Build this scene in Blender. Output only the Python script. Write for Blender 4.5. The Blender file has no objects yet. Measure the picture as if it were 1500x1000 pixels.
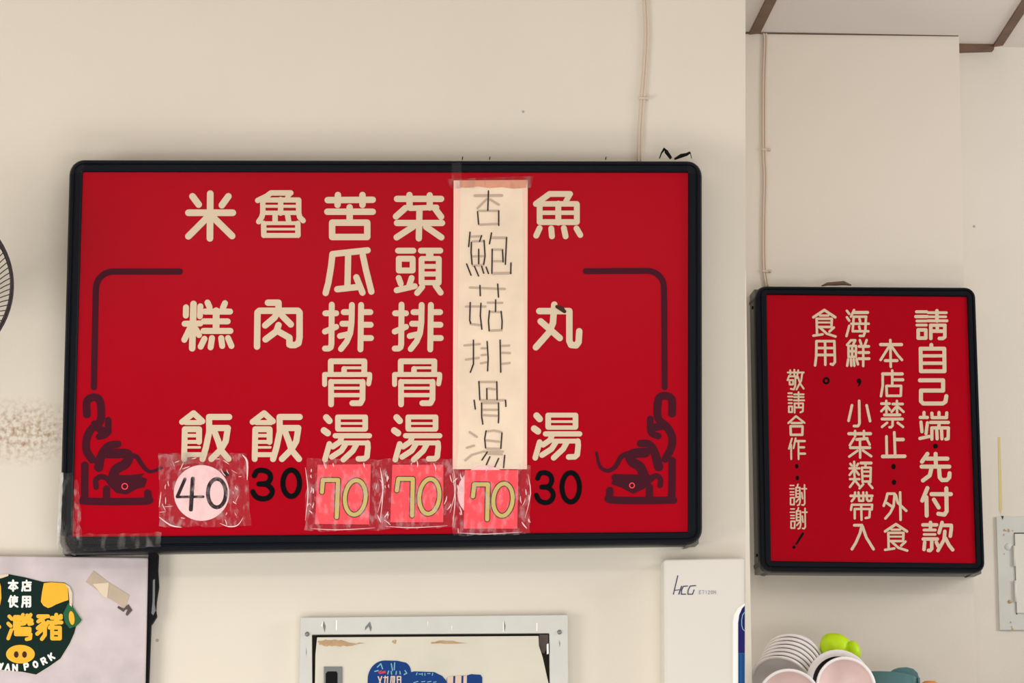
import bpy, bmesh, math, random
from mathutils import Vector, Matrix, noise
from mathutils.geometry import delaunay_2d_cdt

random.seed(7)
scene = bpy.context.scene
COL = scene.collection

# ------------------------------------------------------------------ camera
FPX = 3970.0
YAW, PITCH = math.radians(3.46), math.radians(10.55)
CAM = Vector((0.0, 0.0, 1.45))
cam_data = bpy.data.cameras.new('camera')
cam_data.sensor_fit = 'HORIZONTAL'
cam_data.sensor_width = 36.0
cam_data.lens = FPX * 36.0 / 1500.0
cam_data.clip_start = 0.05
cam_data.clip_end = 60
camera = bpy.data.objects.new('camera', cam_data)
COL.objects.link(camera)
camera.location = CAM
camera.rotation_euler = (math.pi / 2 + PITCH, 0, -YAW)
scene.camera = camera
ROT = camera.rotation_euler.to_matrix()

# ------------------------------------------------------------------ colour management, world, lamps
scene.view_settings.view_transform = 'Standard'
scene.view_settings.look = 'None'
scene.view_settings.exposure = 0.13
scene.view_settings.gamma = 1.0
scene.view_settings.use_curve_mapping = False

world = bpy.data.worlds.new('World')
scene.world = world
world.use_nodes = True
world.node_tree.nodes['Background'].inputs[0].default_value = (1.0, 0.95, 0.89, 1)
world.node_tree.nodes['Background'].inputs[1].default_value = 0.18


def area(name, loc, target, sx, sy, power, color):
    l = bpy.data.lights.new(name, 'AREA')
    l.shape = 'RECTANGLE'
    l.size, l.size_y = sx, sy
    l.energy = power
    l.color = color
    o = bpy.data.objects.new(name, l)
    COL.objects.link(o)
    o.location = loc
    d = Vector(target) - Vector(loc)
    o.rotation_euler = d.to_track_quat('-Z', 'Y').to_euler()
    return o


area('window_daylight', (-2.9, 2.8, 1.25), (0.0, 5.1, 2.0), 1.5, 1.5, 58, (1.0, 0.955, 0.89))
area('shopfront_daylight', (0.9, 1.0, 1.0), (0.5, 5.1, 1.9), 2.6, 0.8, 30, (1.0, 0.965, 0.94))
area('side_fill', (3.2, 4.2, 2.55), (1.0, 5.6, 2.1), 0.9, 0.9, 27, (1.0, 0.96, 0.91))  # unseen fill lamp, added on the right to brighten the pillar
area('low_fill', (0.0, 3.3, 0.9), (0.0, 5.1, 1.6), 2.0, 0.5, 8, (0.95, 0.97, 1.0))  # unseen fill lamp, added low down to brighten the lower wall
area('ceiling_tube', (0.0, 2.9, 3.05), (0.0, 3.4, 0.0), 2.0, 0.3, 11, (1.0, 0.95, 0.90))


# ------------------------------------------------------------------ pixel -> place
def ray(px, py):
    d = ROT @ Vector(((px - 750.0) / FPX, -(py - 500.0) / FPX, -1.0))
    return d


def W(px, py, y):
    d = ray(px, py)
    return CAM + d * ((y - CAM.y) / d.y)


Y_LEFT = 5.10      # left wall
Y_PIL = 5.60       # pillar face
H_CEIL = W(1250, 50, Y_PIL).z
_d = ray(1482, 69)
Y_BACK = (H_CEIL - CAM.z) / _d.z * _d.y      # recessed wall right of the pillar


# ------------------------------------------------------------------ materials
def mat(name, color, rough=0.6, spec=0.4, metal=0.0, bump=0.0, bscale=200.0, var=0.0, vscale=6.0, coat=0.0):
    m = bpy.data.materials.new(name)
    m.use_nodes = True
    nt = m.node_tree
    b = nt.nodes['Principled BSDF']
    b.inputs['Base Color'].default_value = (*color, 1)
    b.inputs['Roughness'].default_value = rough
    b.inputs['Specular IOR Level'].default_value = spec
    b.inputs['Metallic'].default_value = metal
    b.inputs['Coat Weight'].default_value = coat
    tc = nt.nodes.new('ShaderNodeTexCoord')
    if var > 0:
        n = nt.nodes.new('ShaderNodeTexNoise')
        n.inputs['Scale'].default_value = vscale
        n.inputs['Detail'].default_value = 5
        nt.links.new(tc.outputs['Object'], n.inputs['Vector'])
        r = nt.nodes.new('ShaderNodeValToRGB')
        r.color_ramp.elements[0].position = 0.3
        r.color_ramp.elements[1].position = 0.7
        r.color_ramp.elements[0].color = (*[c * (1 - var) for c in color], 1)
        r.color_ramp.elements[1].color = (*[min(1, c * (1 + var * 0.5)) for c in color], 1)
        nt.links.new(n.outputs['Fac'], r.inputs['Fac'])
        nt.links.new(r.outputs['Color'], b.inputs['Base Color'])
    if bump > 0:
        n2 = nt.nodes.new('ShaderNodeTexNoise')
        n2.inputs['Scale'].default_value = bscale
        n2.inputs['Detail'].default_value = 3
        nt.links.new(tc.outputs['Object'], n2.inputs['Vector'])
        bp = nt.nodes.new('ShaderNodeBump')
        bp.inputs['Strength'].default_value = bump
        bp.inputs['Distance'].default_value = 0.002
        nt.links.new(n2.outputs['Fac'], bp.inputs['Height'])
        nt.links.new(bp.outputs['Normal'], b.inputs['Normal'])
    return m


def srgb(r, g, b):
    def f(c):
        c /= 255.0
        return c / 12.92 if c <= 0.04045 else ((c + 0.055) / 1.055) ** 2.4
    return (f(r), f(g), f(b))


def wall_mat(name, color, stain=None, specks=True):
    """painted plaster: fine grain, few dark specks, one brown splash where the photo shows it"""
    m = mat(name, color, rough=0.75, spec=0.25, bump=0.12, bscale=260)
    nt = m.node_tree
    b = nt.nodes['Principled BSDF']
    tc = nt.nodes.new('ShaderNodeTexCoord')
    n = nt.nodes.new('ShaderNodeTexNoise')
    n.inputs['Scale'].default_value = 3.0
    n.inputs['Detail'].default_value = 6
    nt.links.new(tc.outputs['Object'], n.inputs['Vector'])
    mix = nt.nodes.new('ShaderNodeMix'); mix.data_type = 'RGBA'
    mix.inputs['A'].default_value = (*[c * 0.95 for c in color], 1)
    mix.inputs['B'].default_value = (*[min(1, c * 1.04) for c in color], 1)
    nt.links.new(n.outputs['Fac'], mix.inputs['Factor'])
    last = mix.outputs['Result']
    if specks:
        v = nt.nodes.new('ShaderNodeTexVoronoi')
        v.inputs['Scale'].default_value = 9.0
        nt.links.new(tc.outputs['Object'], v.inputs['Vector'])
        lt = nt.nodes.new('ShaderNodeMath'); lt.operation = 'LESS_THAN'
        lt.inputs[1].default_value = 0.028
        nt.links.new(v.outputs['Distance'], lt.inputs[0])
        sm = nt.nodes.new('ShaderNodeMath'); sm.operation = 'MULTIPLY'
        sm.inputs[1].default_value = 0.5
        nt.links.new(lt.outputs[0], sm.inputs[0])
        mx = nt.nodes.new('ShaderNodeMix'); mx.data_type = 'RGBA'
        nt.links.new(sm.outputs[0], mx.inputs['Factor'])
        nt.links.new(last, mx.inputs['A'])
        mx.inputs['B'].default_value = (0.12, 0.10, 0.08, 1)
        last = mx.outputs['Result']
    if stain is not None:
        c, rx, rz, colr = stain
        mp = nt.nodes.new('ShaderNodeMapping')
        mp.vector_type = 'POINT'
        mp.inputs['Location'].default_value = (-c.x / rx, 0, -c.z / rz)
        mp.inputs['Scale'].default_value = (1 / rx, 0.0, 1 / rz)
        nt.links.new(tc.outputs['Object'], mp.inputs['Vector'])
        ln = nt.nodes.new('ShaderNodeVectorMath'); ln.operation = 'LENGTH'
        nt.links.new(mp.outputs[0], ln.inputs[0])
        rm = nt.nodes.new('ShaderNodeMapRange')
        rm.inputs['From Min'].default_value = 1.0
        rm.inputs['From Max'].default_value = 0.2
        nt.links.new(ln.outputs['Value'], rm.inputs['Value'])
        ns = nt.nodes.new('ShaderNodeTexNoise')
        ns.inputs['Scale'].default_value = 110
        ns.inputs['Detail'].default_value = 6
        nt.links.new(tc.outputs['Object'], ns.inputs['Vector'])
        r2 = nt.nodes.new('ShaderNodeMapRange')
        r2.inputs['From Min'].default_value = 0.42
        r2.inputs['From Max'].default_value = 0.75
        nt.links.new(ns.outputs['Fac'], r2.inputs['Value'])
        mu = nt.nodes.new('ShaderNodeMath'); mu.operation = 'MULTIPLY'
        nt.links.new(rm.outputs[0], mu.inputs[0]); nt.links.new(r2.outputs[0], mu.inputs[1])
        mu2 = nt.nodes.new('ShaderNodeMath'); mu2.operation = 'MULTIPLY'; mu2.inputs[1].default_value = 1.0
        nt.links.new(mu.outputs[0], mu2.inputs[0])
        mx = nt.nodes.new('ShaderNodeMix'); mx.data_type = 'RGBA'
        nt.links.new(mu2.outputs[0], mx.inputs['Factor'])
        nt.links.new(last, mx.inputs['A'])
        mx.inputs['B'].default_value = (*colr, 1)
        last = mx.outputs['Result']
    nt.links.new(last, b.inputs['Base Color'])
    return m


def film_mat(name, color, amount, rough=0.18, bump=0.5, bscale=55.0, stretch=(1, 1, 0.35)):
    """clear sticky tape: mostly see-through, glossy, crumpled"""
    m = bpy.data.materials.new(name)
    m.use_nodes = True
    nt = m.node_tree
    b = nt.nodes['Principled BSDF']
    b.inputs['Base Color'].default_value = (*color, 1)
    b.inputs['Roughness'].default_value = rough
    b.inputs['Specular IOR Level'].default_value = 0.9
    tc = nt.nodes.new('ShaderNodeTexCoord')
    mp = nt.nodes.new('ShaderNodeMapping')
    mp.inputs['Scale'].default_value = stretch
    nt.links.new(tc.outputs['Object'], mp.inputs['Vector'])
    n = nt.nodes.new('ShaderNodeTexNoise')
    n.inputs['Scale'].default_value = bscale
    n.inputs['Detail'].default_value = 4
    nt.links.new(mp.outputs[0], n.inputs['Vector'])
    bp = nt.nodes.new('ShaderNodeBump')
    bp.inputs['Strength'].default_value = bump
    bp.inputs['Distance'].default_value = 0.01
    nt.links.new(n.outputs['Fac'], bp.inputs['Height'])
    nt.links.new(bp.outputs['Normal'], b.inputs['Normal'])
    rg = nt.nodes.new('ShaderNodeMapRange')
    rg.inputs['From Min'].default_value = 0.5
    rg.inputs['From Max'].default_value = 0.7
    rg.inputs['To Min'].default_value = amount * 0.35
    rg.inputs['To Max'].default_value = min(1.0, amount * 2.6)
    nt.links.new(n.outputs['Fac'], rg.inputs['Value'])
    nt.links.new(rg.outputs[0], b.inputs['Alpha'])  # highlights and haze of the crumpled film are put into the opacity
    return m


M = {}
_st = W(35, 632, Y_LEFT)
M['wall_left'] = wall_mat('plaster_left', srgb(226, 219, 205), stain=(_st, 0.13, 0.07, srgb(150, 96, 44)))
M['wall_pillar'] = wall_mat('plaster_pillar', srgb(228, 220, 208))
M['wall_back'] = wall_mat('plaster_recess', srgb(222, 216, 206))
M['ceiling'] = mat('ceiling_board', srgb(222, 216, 212), 0.85, 0.2, bump=0.1, bscale=150)
M['floor'] = mat('floor_tile', srgb(214, 208, 200), 0.5, 0.4, var=0.08)
M['wood'] = mat('brown_wood', srgb(112, 88, 72), 0.6, 0.3, var=0.25, vscale=18)
M['edge_white'] = mat('cream_edge', srgb(250, 246, 234), 0.6, 0.3)
M['red'] = mat('red_acrylic', srgb(172, 2, 25), 0.3, 0.08, var=0.03, vscale=3)
M['cream'] = mat('cream_vinyl', srgb(216, 198, 170), 0.5, 0.35)
M['maroon'] = mat('maroon_vinyl', srgb(68, 14, 32), 0.45, 0.12)
M['black_vinyl'] = mat('black_vinyl', srgb(8, 8, 12), 0.5, 0.06)
M['navy_frame'] = mat('navy_black_plastic', srgb(8, 13, 22), 0.42, 0.14, bump=0.05, bscale=90)
M['navy_cap'] = mat('black_corner_plastic', srgb(6, 9, 16), 0.32, 0.2)
M['grey_side'] = mat('grey_metal_side', srgb(112, 114, 110), 0.5, 0.4)
M['black'] = mat('black_rubber', srgb(9, 9, 12), 0.6, 0.15)
M['cable'] = mat('cable_sheath', srgb(212, 196, 180), 0.6, 0.3)
M['paper'] = mat('cream_paper', srgb(240, 220, 196), 0.8, 0.15, bump=0.9, bscale=16, var=0.08, vscale=16)
M['paper_pink'] = mat('faded_pink_edge', srgb(246, 204, 188), 0.8, 0.15)
M['paper_stain'] = mat('orange_glue_stain', srgb(226, 160, 132), 0.8, 0.15, var=0.08, vscale=40)
M['ink'] = mat('dark_ink', srgb(52, 42, 40), 0.7, 0.2)
M['ink_pale'] = mat('faded_ink', srgb(192, 172, 154), 0.8, 0.15)
M['card_red'] = mat('coral_card', srgb(255, 72, 84), 0.55, 0.3, var=0.05, vscale=30)
M['card_pink'] = mat('pink_card', srgb(255, 208, 208), 0.6, 0.3)
M['gold'] = mat('gold_ink', srgb(204, 186, 98), 0.45, 0.5, var=0.06, vscale=60)
M['outline'] = mat('brown_outline', srgb(62, 24, 12), 0.6, 0.3)
M['film'] = film_mat('clear_tape', srgb(232, 206, 214), 0.115, bump=0.8, bscale=95.0, stretch=(1, 1, 0.5))
M['film_grey'] = film_mat('dusty_tape', srgb(160, 156, 150), 0.14, rough=0.25, bump=0.4)
M['film_silver'] = film_mat('silver_tape_fold', srgb(236, 236, 236), 0.75, rough=0.15, bump=0.9, bscale=40)
M['fold'] = mat('tape_fold_glint', srgb(246, 214, 214), 0.3, 0.8)  # pale colour carries the highlights of the creased tape
M['board'] = mat('lavender_board', srgb(206, 195, 197), 0.55, 0.35, bump=0.1, bscale=60, var=0.16, vscale=14)
M['tan_tape'] = mat('tan_tape', srgb(190, 172, 152), 0.5, 0.4, var=0.06, vscale=30)
M['tan_light'] = mat('cream_tape', srgb(224, 208, 182), 0.5, 0.4)
M['residue'] = mat('glue_residue', srgb(96, 84, 78), 0.7, 0.2, var=0.2, vscale=60)
M['green'] = mat('dark_green_print', srgb(12, 38, 33), 0.35, 0.2, var=0.08, vscale=20)
M['green_light'] = mat('green_fold', srgb(30, 96, 56), 0.3, 0.6)
M['yellow'] = mat('yellow_print', srgb(242, 184, 48), 0.4, 0.4, var=0.05, vscale=30)
M['sticker_back'] = mat('sticker_paper_edge', srgb(214, 200, 186), 0.6, 0.3)
M['white_print'] = mat('white_print', srgb(240, 240, 236), 0.5, 0.3)
M['panel_paint'] = mat('white_panel_paint', srgb(208, 209, 203), 0.5, 0.3, bump=0.25, bscale=40, var=0.04, vscale=20)
M['door_paint'] = mat('cream_door_paint', srgb(214, 210, 194), 0.5, 0.3, var=0.08, vscale=9)
M['rust'] = mat('rust', srgb(188, 158, 122), 0.85, 0.1, var=0.25, vscale=40)
M['gap'] = mat('dark_gap', srgb(60, 54, 50), 0.8, 0.1)
M['steel'] = mat('grey_steel', srgb(128, 132, 130), 0.35, 0.5, metal=0.4)
M['blue'] = mat('blue_print', srgb(6, 56, 122), 0.4, 0.2, var=0.05, vscale=30)
M['teal_print'] = mat('pale_teal_print', srgb(120, 176, 190), 0.5, 0.3)
M['red_print'] = mat('red_print', srgb(200, 60, 80), 0.5, 0.3)
M['tan_print'] = mat('tan_print', srgb(216, 190, 168), 0.5, 0.3)
M['heater'] = mat('white_enamel', srgb(222, 219, 210), 0.35, 0.5)
M['bezel'] = mat('white_plastic', srgb(248, 248, 246), 0.35, 0.5)
M['navy_panel'] = mat('navy_glass', srgb(24, 18, 96), 0.2, 0.6)
M['blue_panel'] = mat('blue_glass', srgb(20, 92, 150), 0.2, 0.6)
M['logo'] = mat('logo_ink', srgb(44, 46, 92), 0.5, 0.3)
M['logo_pale'] = mat('pale_logo_ink', srgb(150, 150, 172), 0.5, 0.3)
M['bowl'] = mat('white_melamine', srgb(250, 246, 246), 0.25, 0.5)
M['bowl_pink_shade'] = mat('pink_shaded_melamine', srgb(240, 216, 210), 0.3, 0.5)  # pinkish shading inside the white bowls, put into the colour
M['bowl_black'] = mat('black_melamine', srgb(52, 46, 48), 0.3, 0.5)
M['lime'] = mat('lime_silicone', srgb(198, 240, 10), 0.4, 0.4)
M['teal'] = mat('teal_plastic', srgb(84, 126, 130), 0.4, 0.4)
M['orange'] = mat('orange_plastic', srgb(226, 140, 80), 0.4, 0.4)
M['fan_wire'] = mat('dark_fan_wire', srgb(58, 52, 56), 0.4, 0.5, metal=0.3)
M['fan_body'] = mat('grey_fan_plastic', srgb(150, 148, 146), 0.4, 0.4)
M['drip'] = mat('yellow_drip', srgb(214, 200, 140), 0.7, 0.2)
M['shelf'] = mat('steel_shelf', srgb(170, 172, 172), 0.35, 0.5, metal=0.6)


# ------------------------------------------------------------------ object helpers
def link_mesh(name, verts, faces, material, parent=None, smooth=False):
    me = bpy.data.meshes.new(name)
    me.from_pydata([tuple(v) for v in verts], [], faces)
    me.update()
    me.materials.append(material)
    if smooth:
        for p in me.polygons:
            p.use_smooth = True
    o = bpy.data.objects.new(name, me)
    COL.objects.link(o)
    if parent is not None:
        o.parent = parent
        o.matrix_parent_inverse = Matrix.Translation(-world_loc(parent))
    return o


def world_loc(o):
    v = Vector(o.location)
    if o.parent is not None:
        v = o.matrix_parent_inverse @ v + world_loc(o.parent)
    return v


def tag(o, label, cat, group=None):
    o['label'] = label
    o['category'] = cat
    if group:
        o['group'] = group
    return o


def thing(name, loc, label, cat, group=None):
    o = bpy.data.objects.new(name, None)
    COL.objects.link(o)
    o.location = loc
    o.empty_display_size = 0.05
    return tag(o, label, cat, group)


def struct(o):
    o['kind'] = 'structure'
    return o


class MB:
    def __init__(self):
        self.v, self.f = [], []

    def poly(self, pts):
        k = len(self.v)
        self.v += [Vector(p) for p in pts]
        self.f.append(tuple(range(k, k + len(pts))))

    def prism(self, pts, dy):
        """pts: loop in world at the front, clockwise as seen by the camera; extruded by dy away from it"""
        k, n = len(self.v), len(pts)
        self.v += [Vector(p) for p in pts] + [Vector(p) + Vector((0, dy, 0)) for p in pts]
        self.f.append(tuple(range(k, k + n)))
        self.f.append(tuple(reversed(range(k + n, k + 2 * n))))
        for i in range(n):
            j = (i + 1) % n
            self.f.append((k + i, k + n + i, k + n + j, k + j))

    def box(self, a, b):
        (x0, y0, z0), (x1, y1, z1) = a, b
        k = len(self.v)
        self.v += [Vector(p) for p in ((x0, y0, z0), (x1, y0, z0), (x1, y1, z0), (x0, y1, z0), (x0, y0, z1), (x1, y0, z1), (x1, y1, z1), (x0, y1, z1))]
        for q in ((0, 3, 2, 1), (4, 5, 6, 7), (0, 1, 5, 4), (1, 2, 6, 5), (2, 3, 7, 6), (3, 0, 4, 7)):
            self.f.append(tuple(k + i for i in q))

    def tube(self, pts, r, n=8, closed=False, caps=True):
        pts = [Vector(p) for p in pts]
        N = len(pts)
        k = len(self.v)
        up = None
        for i, p in enumerate(pts):
            if closed:
                t = pts[(i + 1) % N] - pts[i - 1]
            else:
                t = pts[min(i + 1, N - 1)] - pts[max(i - 1, 0)]
            t.normalize()
            if up is None:
                up = t.cross(Vector((0, 1, 0)))
                if up.length < 0.1:
                    up = t.cross(Vector((1, 0, 0)))
            up = (up - t * up.dot(t)).normalized()
            s = t.cross(up)
            rr = r[i] if isinstance(r, (list, tuple)) else r
            for a in range(n):
                th = 2 * math.pi * a / n
                self.v.append(p + (up * math.cos(th) + s * math.sin(th)) * rr)
        for i in range(N if closed else N - 1):
            j = (i + 1) % N
            for a in range(n):
                b = (a + 1) % n
                self.f.append((k + i * n + a, k + i * n + b, k + j * n + b, k + j * n + a))
        if caps and not closed:
            self.f.append(tuple(k + a for a in reversed(range(n))))
            self.f.append(tuple(k + (N - 1) * n + a for a in range(n)))

    def lathe(self, prof, center, axis, n=40, ref=None):
        """prof: (radius, height along axis)"""
        axis = Vector(axis).normalized()
        u = axis.cross(Vector(ref or (0.3, 0.1, 1))).normalized()
        w = axis.cross(u)
        k = len(self.v)
        for (r, h) in prof:
            for a in range(n):
                th = 2 * math.pi * a / n
                self.v.append(Vector(center) + axis * h + (u * math.cos(th) + w * math.sin(th)) * r)
        for i in range(len(prof) - 1):
            for a in range(n):
                b = (a + 1) % n
                self.f.append((k + i * n + a, k + i * n + b, k + (i + 1) * n + b, k + (i + 1) * n + a))

    def build(self, name, material, parent=None, smooth=False):
        return link_mesh(name, self.v, self.f, material, parent, smooth)


def bevel(o, w, seg=2):
    m = o.modifiers.new('bevel', 'BEVEL')
    m.width = w
    m.segments = seg
    m.limit_method = 'ANGLE'
    m.angle_limit = math.radians(40)
    return o


def Wp(pts, y):
    return [W(p[0], p[1], y) for p in pts]


# ---- flat lettering: round-ended strokes on a plane
def parse(s, ox, oy, sc, hw):
    out = []
    for st in s.split('|'):
        st = st.strip()
        if not st:
            continue
        h = hw
        if st[0] == '@':
            a, st = st.split(' ', 1)
            h = float(a[1:])
        pts = []
        for c in st.split():
            x, y = c.split(',')
            pts.append((ox + float(x) / sc, oy + float(y) / sc))
        out.append((h, pts))
    return out


def stroke_geo(mb, strokes, y, grow=0.0, nd=14, loops=()):
    """outline of all strokes together, as one flat sheet without overlaps"""
    V2, F2 = [], []

    def add(loop):
        ar = sum(loop[i - 1][0] * loop[i][1] - loop[i][0] * loop[i - 1][1] for i in range(len(loop)))
        if ar < 0:
            loop = loop[::-1]
        k = len(V2)
        V2.extend(Vector(p) for p in loop)
        F2.append(list(range(k, k + len(loop))))
    for lp in loops:
        add(list(lp))
    for hw, pts in strokes:
        hw = hw + grow
        for i in range(len(pts) - 1):
            (x0, y0), (x1, y1) = pts[i], pts[i + 1]
            dx, dy = x1 - x0, y1 - y0
            L = math.hypot(dx, dy)
            if L < 1e-4:
                continue
            nx, ny = -dy / L * hw, dx / L * hw
            add([(x0 - nx, y0 - ny), (x1 - nx, y1 - ny), (x1 + nx, y1 + ny), (x0 + nx, y0 + ny)])
        for (x0, y0) in pts:
            add([(x0 + hw * math.cos(2 * math.pi * (k + 0.37) / nd), y0 + hw * math.sin(2 * math.pi * (k + 0.37) / nd)) for k in range(nd)])
    vo, eo, fo, _v, _e, src = delaunay_2d_cdt(V2, [], F2, 0, 1e-3)
    k = len(mb.v)
    mb.v += [W(v.x, v.y, y) for v in vo]
    for f, sf in zip(fo, src):
        if not sf:
            continue
        p = [vo[i] for i in f]
        ar = (p[1] - p[0]).cross(p[2] - p[0])
        f = list(f) if ar > 0 else list(f)[::-1]
        mb.f.append(tuple(k + i for i in f[::-1]) if False else tuple(k + i for i in f))


def glyph(strokes, y, material, parent, name='character', grow=0.0):
    mb = MB()
    stroke_geo(mb, strokes, y, grow)
    return mb.build(name, material, parent)


def ell(cx, cy, rx, ry, n=40, a0=0.0, a1=2 * math.pi, tilt=0.0):
    out = []
    for k in range(n + 1):
        t = a0 + (a1 - a0) * k / n
        x, y = rx * math.cos(t), ry * math.sin(t)
        out.append((cx + x * math.cos(tilt) - y * math.sin(tilt), cy + x * math.sin(tilt) + y * math.cos(tilt)))
    return out


def smooth_path(pts, n=6):
    """Catmull-Rom through the points"""
    out = []
    P = [pts[0]] + list(pts) + [pts[-1]]
    for i in range(1, len(P) - 2):
        p0, p1, p2, p3 = P[i - 1], P[i], P[i + 1], P[i + 2]
        for k in range(n):
            t = k / n
            out.append(tuple(0.5 * ((2 * p1[c]) + (-p0[c] + p2[c]) * t + (2 * p0[c] - 5 * p1[c] + 4 * p2[c] - p3[c]) * t * t
                       + (-p0[c] + 3 * p1[c] - 3 * p2[c] + p3[c]) * t ** 3) for c in range(len(p1))))
    out.append(tuple(pts[-1]))
    return out


# ------------------------------------------------------------------ room shell
wl = MB()
front = [W(-260, 1700, Y_LEFT), W(-260, -300, Y_LEFT), W(1092, -300, Y_LEFT), W(1092, 1700, Y_LEFT)]
front = [W(-260, 500, Y_LEFT), None, None, None]
xl = W(-260, 500, Y_LEFT).x
a_, b_ = W(1092, 0, Y_LEFT), W(1092, 1000, Y_LEFT)


def x_end(z):
    return a_.x + (b_.x - a_.x) * (z - a_.z) / (b_.z - a_.z)


wl.prism([Vector((xl, Y_LEFT, 0)), Vector((xl, Y_LEFT, H_CEIL)), Vector((x_end(H_CEIL), Y_LEFT, H_CEIL)), Vector((x_end(1.2), Y_LEFT, 1.2)), Vector((x_end(1.2), Y_LEFT, 0))], 0.9)
struct(wl.build('wall_left', M['wall_left']))

# pillar
pl = MB()
xr0, xr1 = W(1405, 60, Y_PIL), W(1412.3, 420, Y_PIL)
xr2 = W(1427.5, 900, Y_PIL)
pl.prism([Vector((0.70, Y_PIL, 0)), Vector((0.70, Y_PIL, H_CEIL)), Vector((xr0.x, Y_PIL, H_CEIL)), xr1, xr2, Vector((xr2.x + 0.002, Y_PIL, 0))], 0.6)
struct(pl.build('wall_pillar', M['wall_pillar']))
bk = MB()
bk.box((0.9, Y_BACK, 0), (2.6, Y_BACK + 0.12, H_CEIL))
struct(bk.build('wall_back', M['wall_back']))
cl = MB()
cl.box((-3.6, -1.2, H_CEIL), (2.6, 6.6, H_CEIL + 0.06))
struct(cl.build('ceiling', M['ceiling']))
fl = MB()
fl.box((-3.6, -1.2, -0.05), (2.6, 6.6, 0.0))
struct(fl.build('floor', M['floor']))

# cream edge of the corner between the two walls, widening downwards
ed = MB()
ed.prism(Wp([(1091, 395), (1092.6, 395), (1096, 640), (1098.5, 820), (1101.6, 1010), (1091, 1010)], Y_PIL - 0.25), 0.25)
struct(ed.build('trim_1', M['edge_white']))


# ceiling battens: run towards the room on the ceiling underside
def batten(name, quad):
    mb = MB()
    pts = []
    for (px, py) in quad:
        d = ray(px, py)
        pts.append(CAM + d * ((H_CEIL - 0.006 - CAM.z) / d.z))
    k = len(mb.v)
    mb.v += pts + [p + Vector((0, 0, 0.006)) for p in pts]
    mb.f += [(0, 1, 2, 3), (7, 6, 5, 4), (0, 4, 5, 1), (1, 5, 6, 2), (2, 6, 7, 3), (3, 7, 4, 0)]
    return struct(mb.build(name, M['wood']))


batten('trim_2', [(1097.5, 51), (1113.5, 49), (1193.5, -111), (1177.5, -111)])
batten('trim_3', [(1455, 69), (1469, 67), (1587, -111), (1571, -111)])
tb = MB()
tb.prism(Wp([(1404, 54), (1421, 50), (1421, 57), (1458, 58), (1456, 72.5), (1404, 74)], Y_BACK - 0.02), 0.02)
struct(tb.build('trim_4', M['wood']))
# thin dark strip where ceiling meets pillar
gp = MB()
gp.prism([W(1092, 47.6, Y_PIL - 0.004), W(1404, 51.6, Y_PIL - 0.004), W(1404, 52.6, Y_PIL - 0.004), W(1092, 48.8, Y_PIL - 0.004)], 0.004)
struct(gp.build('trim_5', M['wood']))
# yellow drip and scuffs on the recessed wall
dr = MB()
dr.poly(Wp([(1462, 640), (1465, 640), (1467, 700), (1468, 745), (1466, 753), (1463.5, 745), (1463, 700)], Y_BACK - 0.0006))
struct(dr.build('wall_stain', M['drip']))


# ------------------------------------------------------------------ light boxes
def rounded(quad, r, n=8):
    """TL,TR,BR,BL pixel quad -> four arcs of n+1 points"""
    out = []
    for i in range(4):
        p = Vector((quad[i][0], quad[i][1]))
        a = Vector((quad[i - 1][0], quad[i - 1][1])) - p
        b = Vector((quad[(i + 1) % 4][0], quad[(i + 1) % 4][1])) - p
        a.normalize(); b.normalize()
        c = p + (a + b) * r
        arc = []
        for k in range(n + 1):
            t = k / n * math.pi / 2
            v = c - b * r * math.cos(t) - a * r * math.sin(t)
            arc.append((v.x, v.y))
        out.append(arc)
    return out


def lightbox(root, outer, inner, yf, yb, r_out, cap_depth, body_inset):
    prof = [(0.0, cap_depth), (0.0, 0.010), (0.06, 0.004), (0.16, 0.0), (0.36, 0.0), (0.40, 0.0025), (0.46, 0.0025), (0.50, 0.0), (0.88, 0.0), (0.97, 0.002), (1.0, 0.005), (1.0, 0.014)]
    Lo, Li = rounded(outer, r_out), rounded(inner, 0.8)

    def P(i, k, lvl):
        t, dy = prof[lvl]
        o_, i_ = Lo[i][k], Li[i][k]
        v = W(o_[0] + (i_[0] - o_[0]) * t, o_[1] + (i_[1] - o_[1]) * t, yf)
        return v + Vector((0, dy, 0))
    nl = len(prof)
    for i in range(4):
        mb = MB()
        n = len(Lo[i])
        for k in range(n):
            for l in range(nl):
                p = P(i, k, l)
                if l == 0:
                    p.y = yb
                mb.v.append(p + Vector((0, -0.0004, 0)))
        for k in range(n - 1):
            for l in range(nl - 1):
                mb.f.append((k * nl + l, k * nl + l + 1, (k + 1) * nl + l + 1, (k + 1) * nl + l))
        mb.build('corner_cap', M['navy_cap'], root, smooth=False)
        j = (i + 1) % 4
        mb = MB()
        for (q, k) in ((i, n - 1), (j, 0)):
            for l in range(nl):
                mb.v.append(P(q, k, l))
        for l in range(nl - 1):
            mb.f.append((l, l + 1, nl + l + 1, nl + l))
        mb.build('frame_rail', M['navy_frame'], root)
    # body behind the frame
    c = Vector((sum(q[0] for q in outer) / 4, sum(q[1] for q in outer) / 4))
    q2 = []
    for q in outer:
        d = c - Vector(q)
        q2.append((q[0] + math.copysign(body_inset, d.x), q[1] + math.copysign(body_inset, d.y)))
    mb = MB()
    mb.prism([p + Vector((0, cap_depth, 0)) for p in Wp(q2, yf)], yb - yf - cap_depth)
    mb.build('housing', M['grey_side'], root)
    mb = MB()
    fq = []
    for q in inner:
        d = c - Vector(q)
        fq.append((q[0] - math.copysign(1.0, d.x), q[1] - math.copysign(1.0, d.y)))
    mb.prism([p + Vector((0, 0.006, 0)) for p in Wp(fq, yf)], 0.006)
    face = mb.build('face_panel', M['red'], root)
    return face


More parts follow.
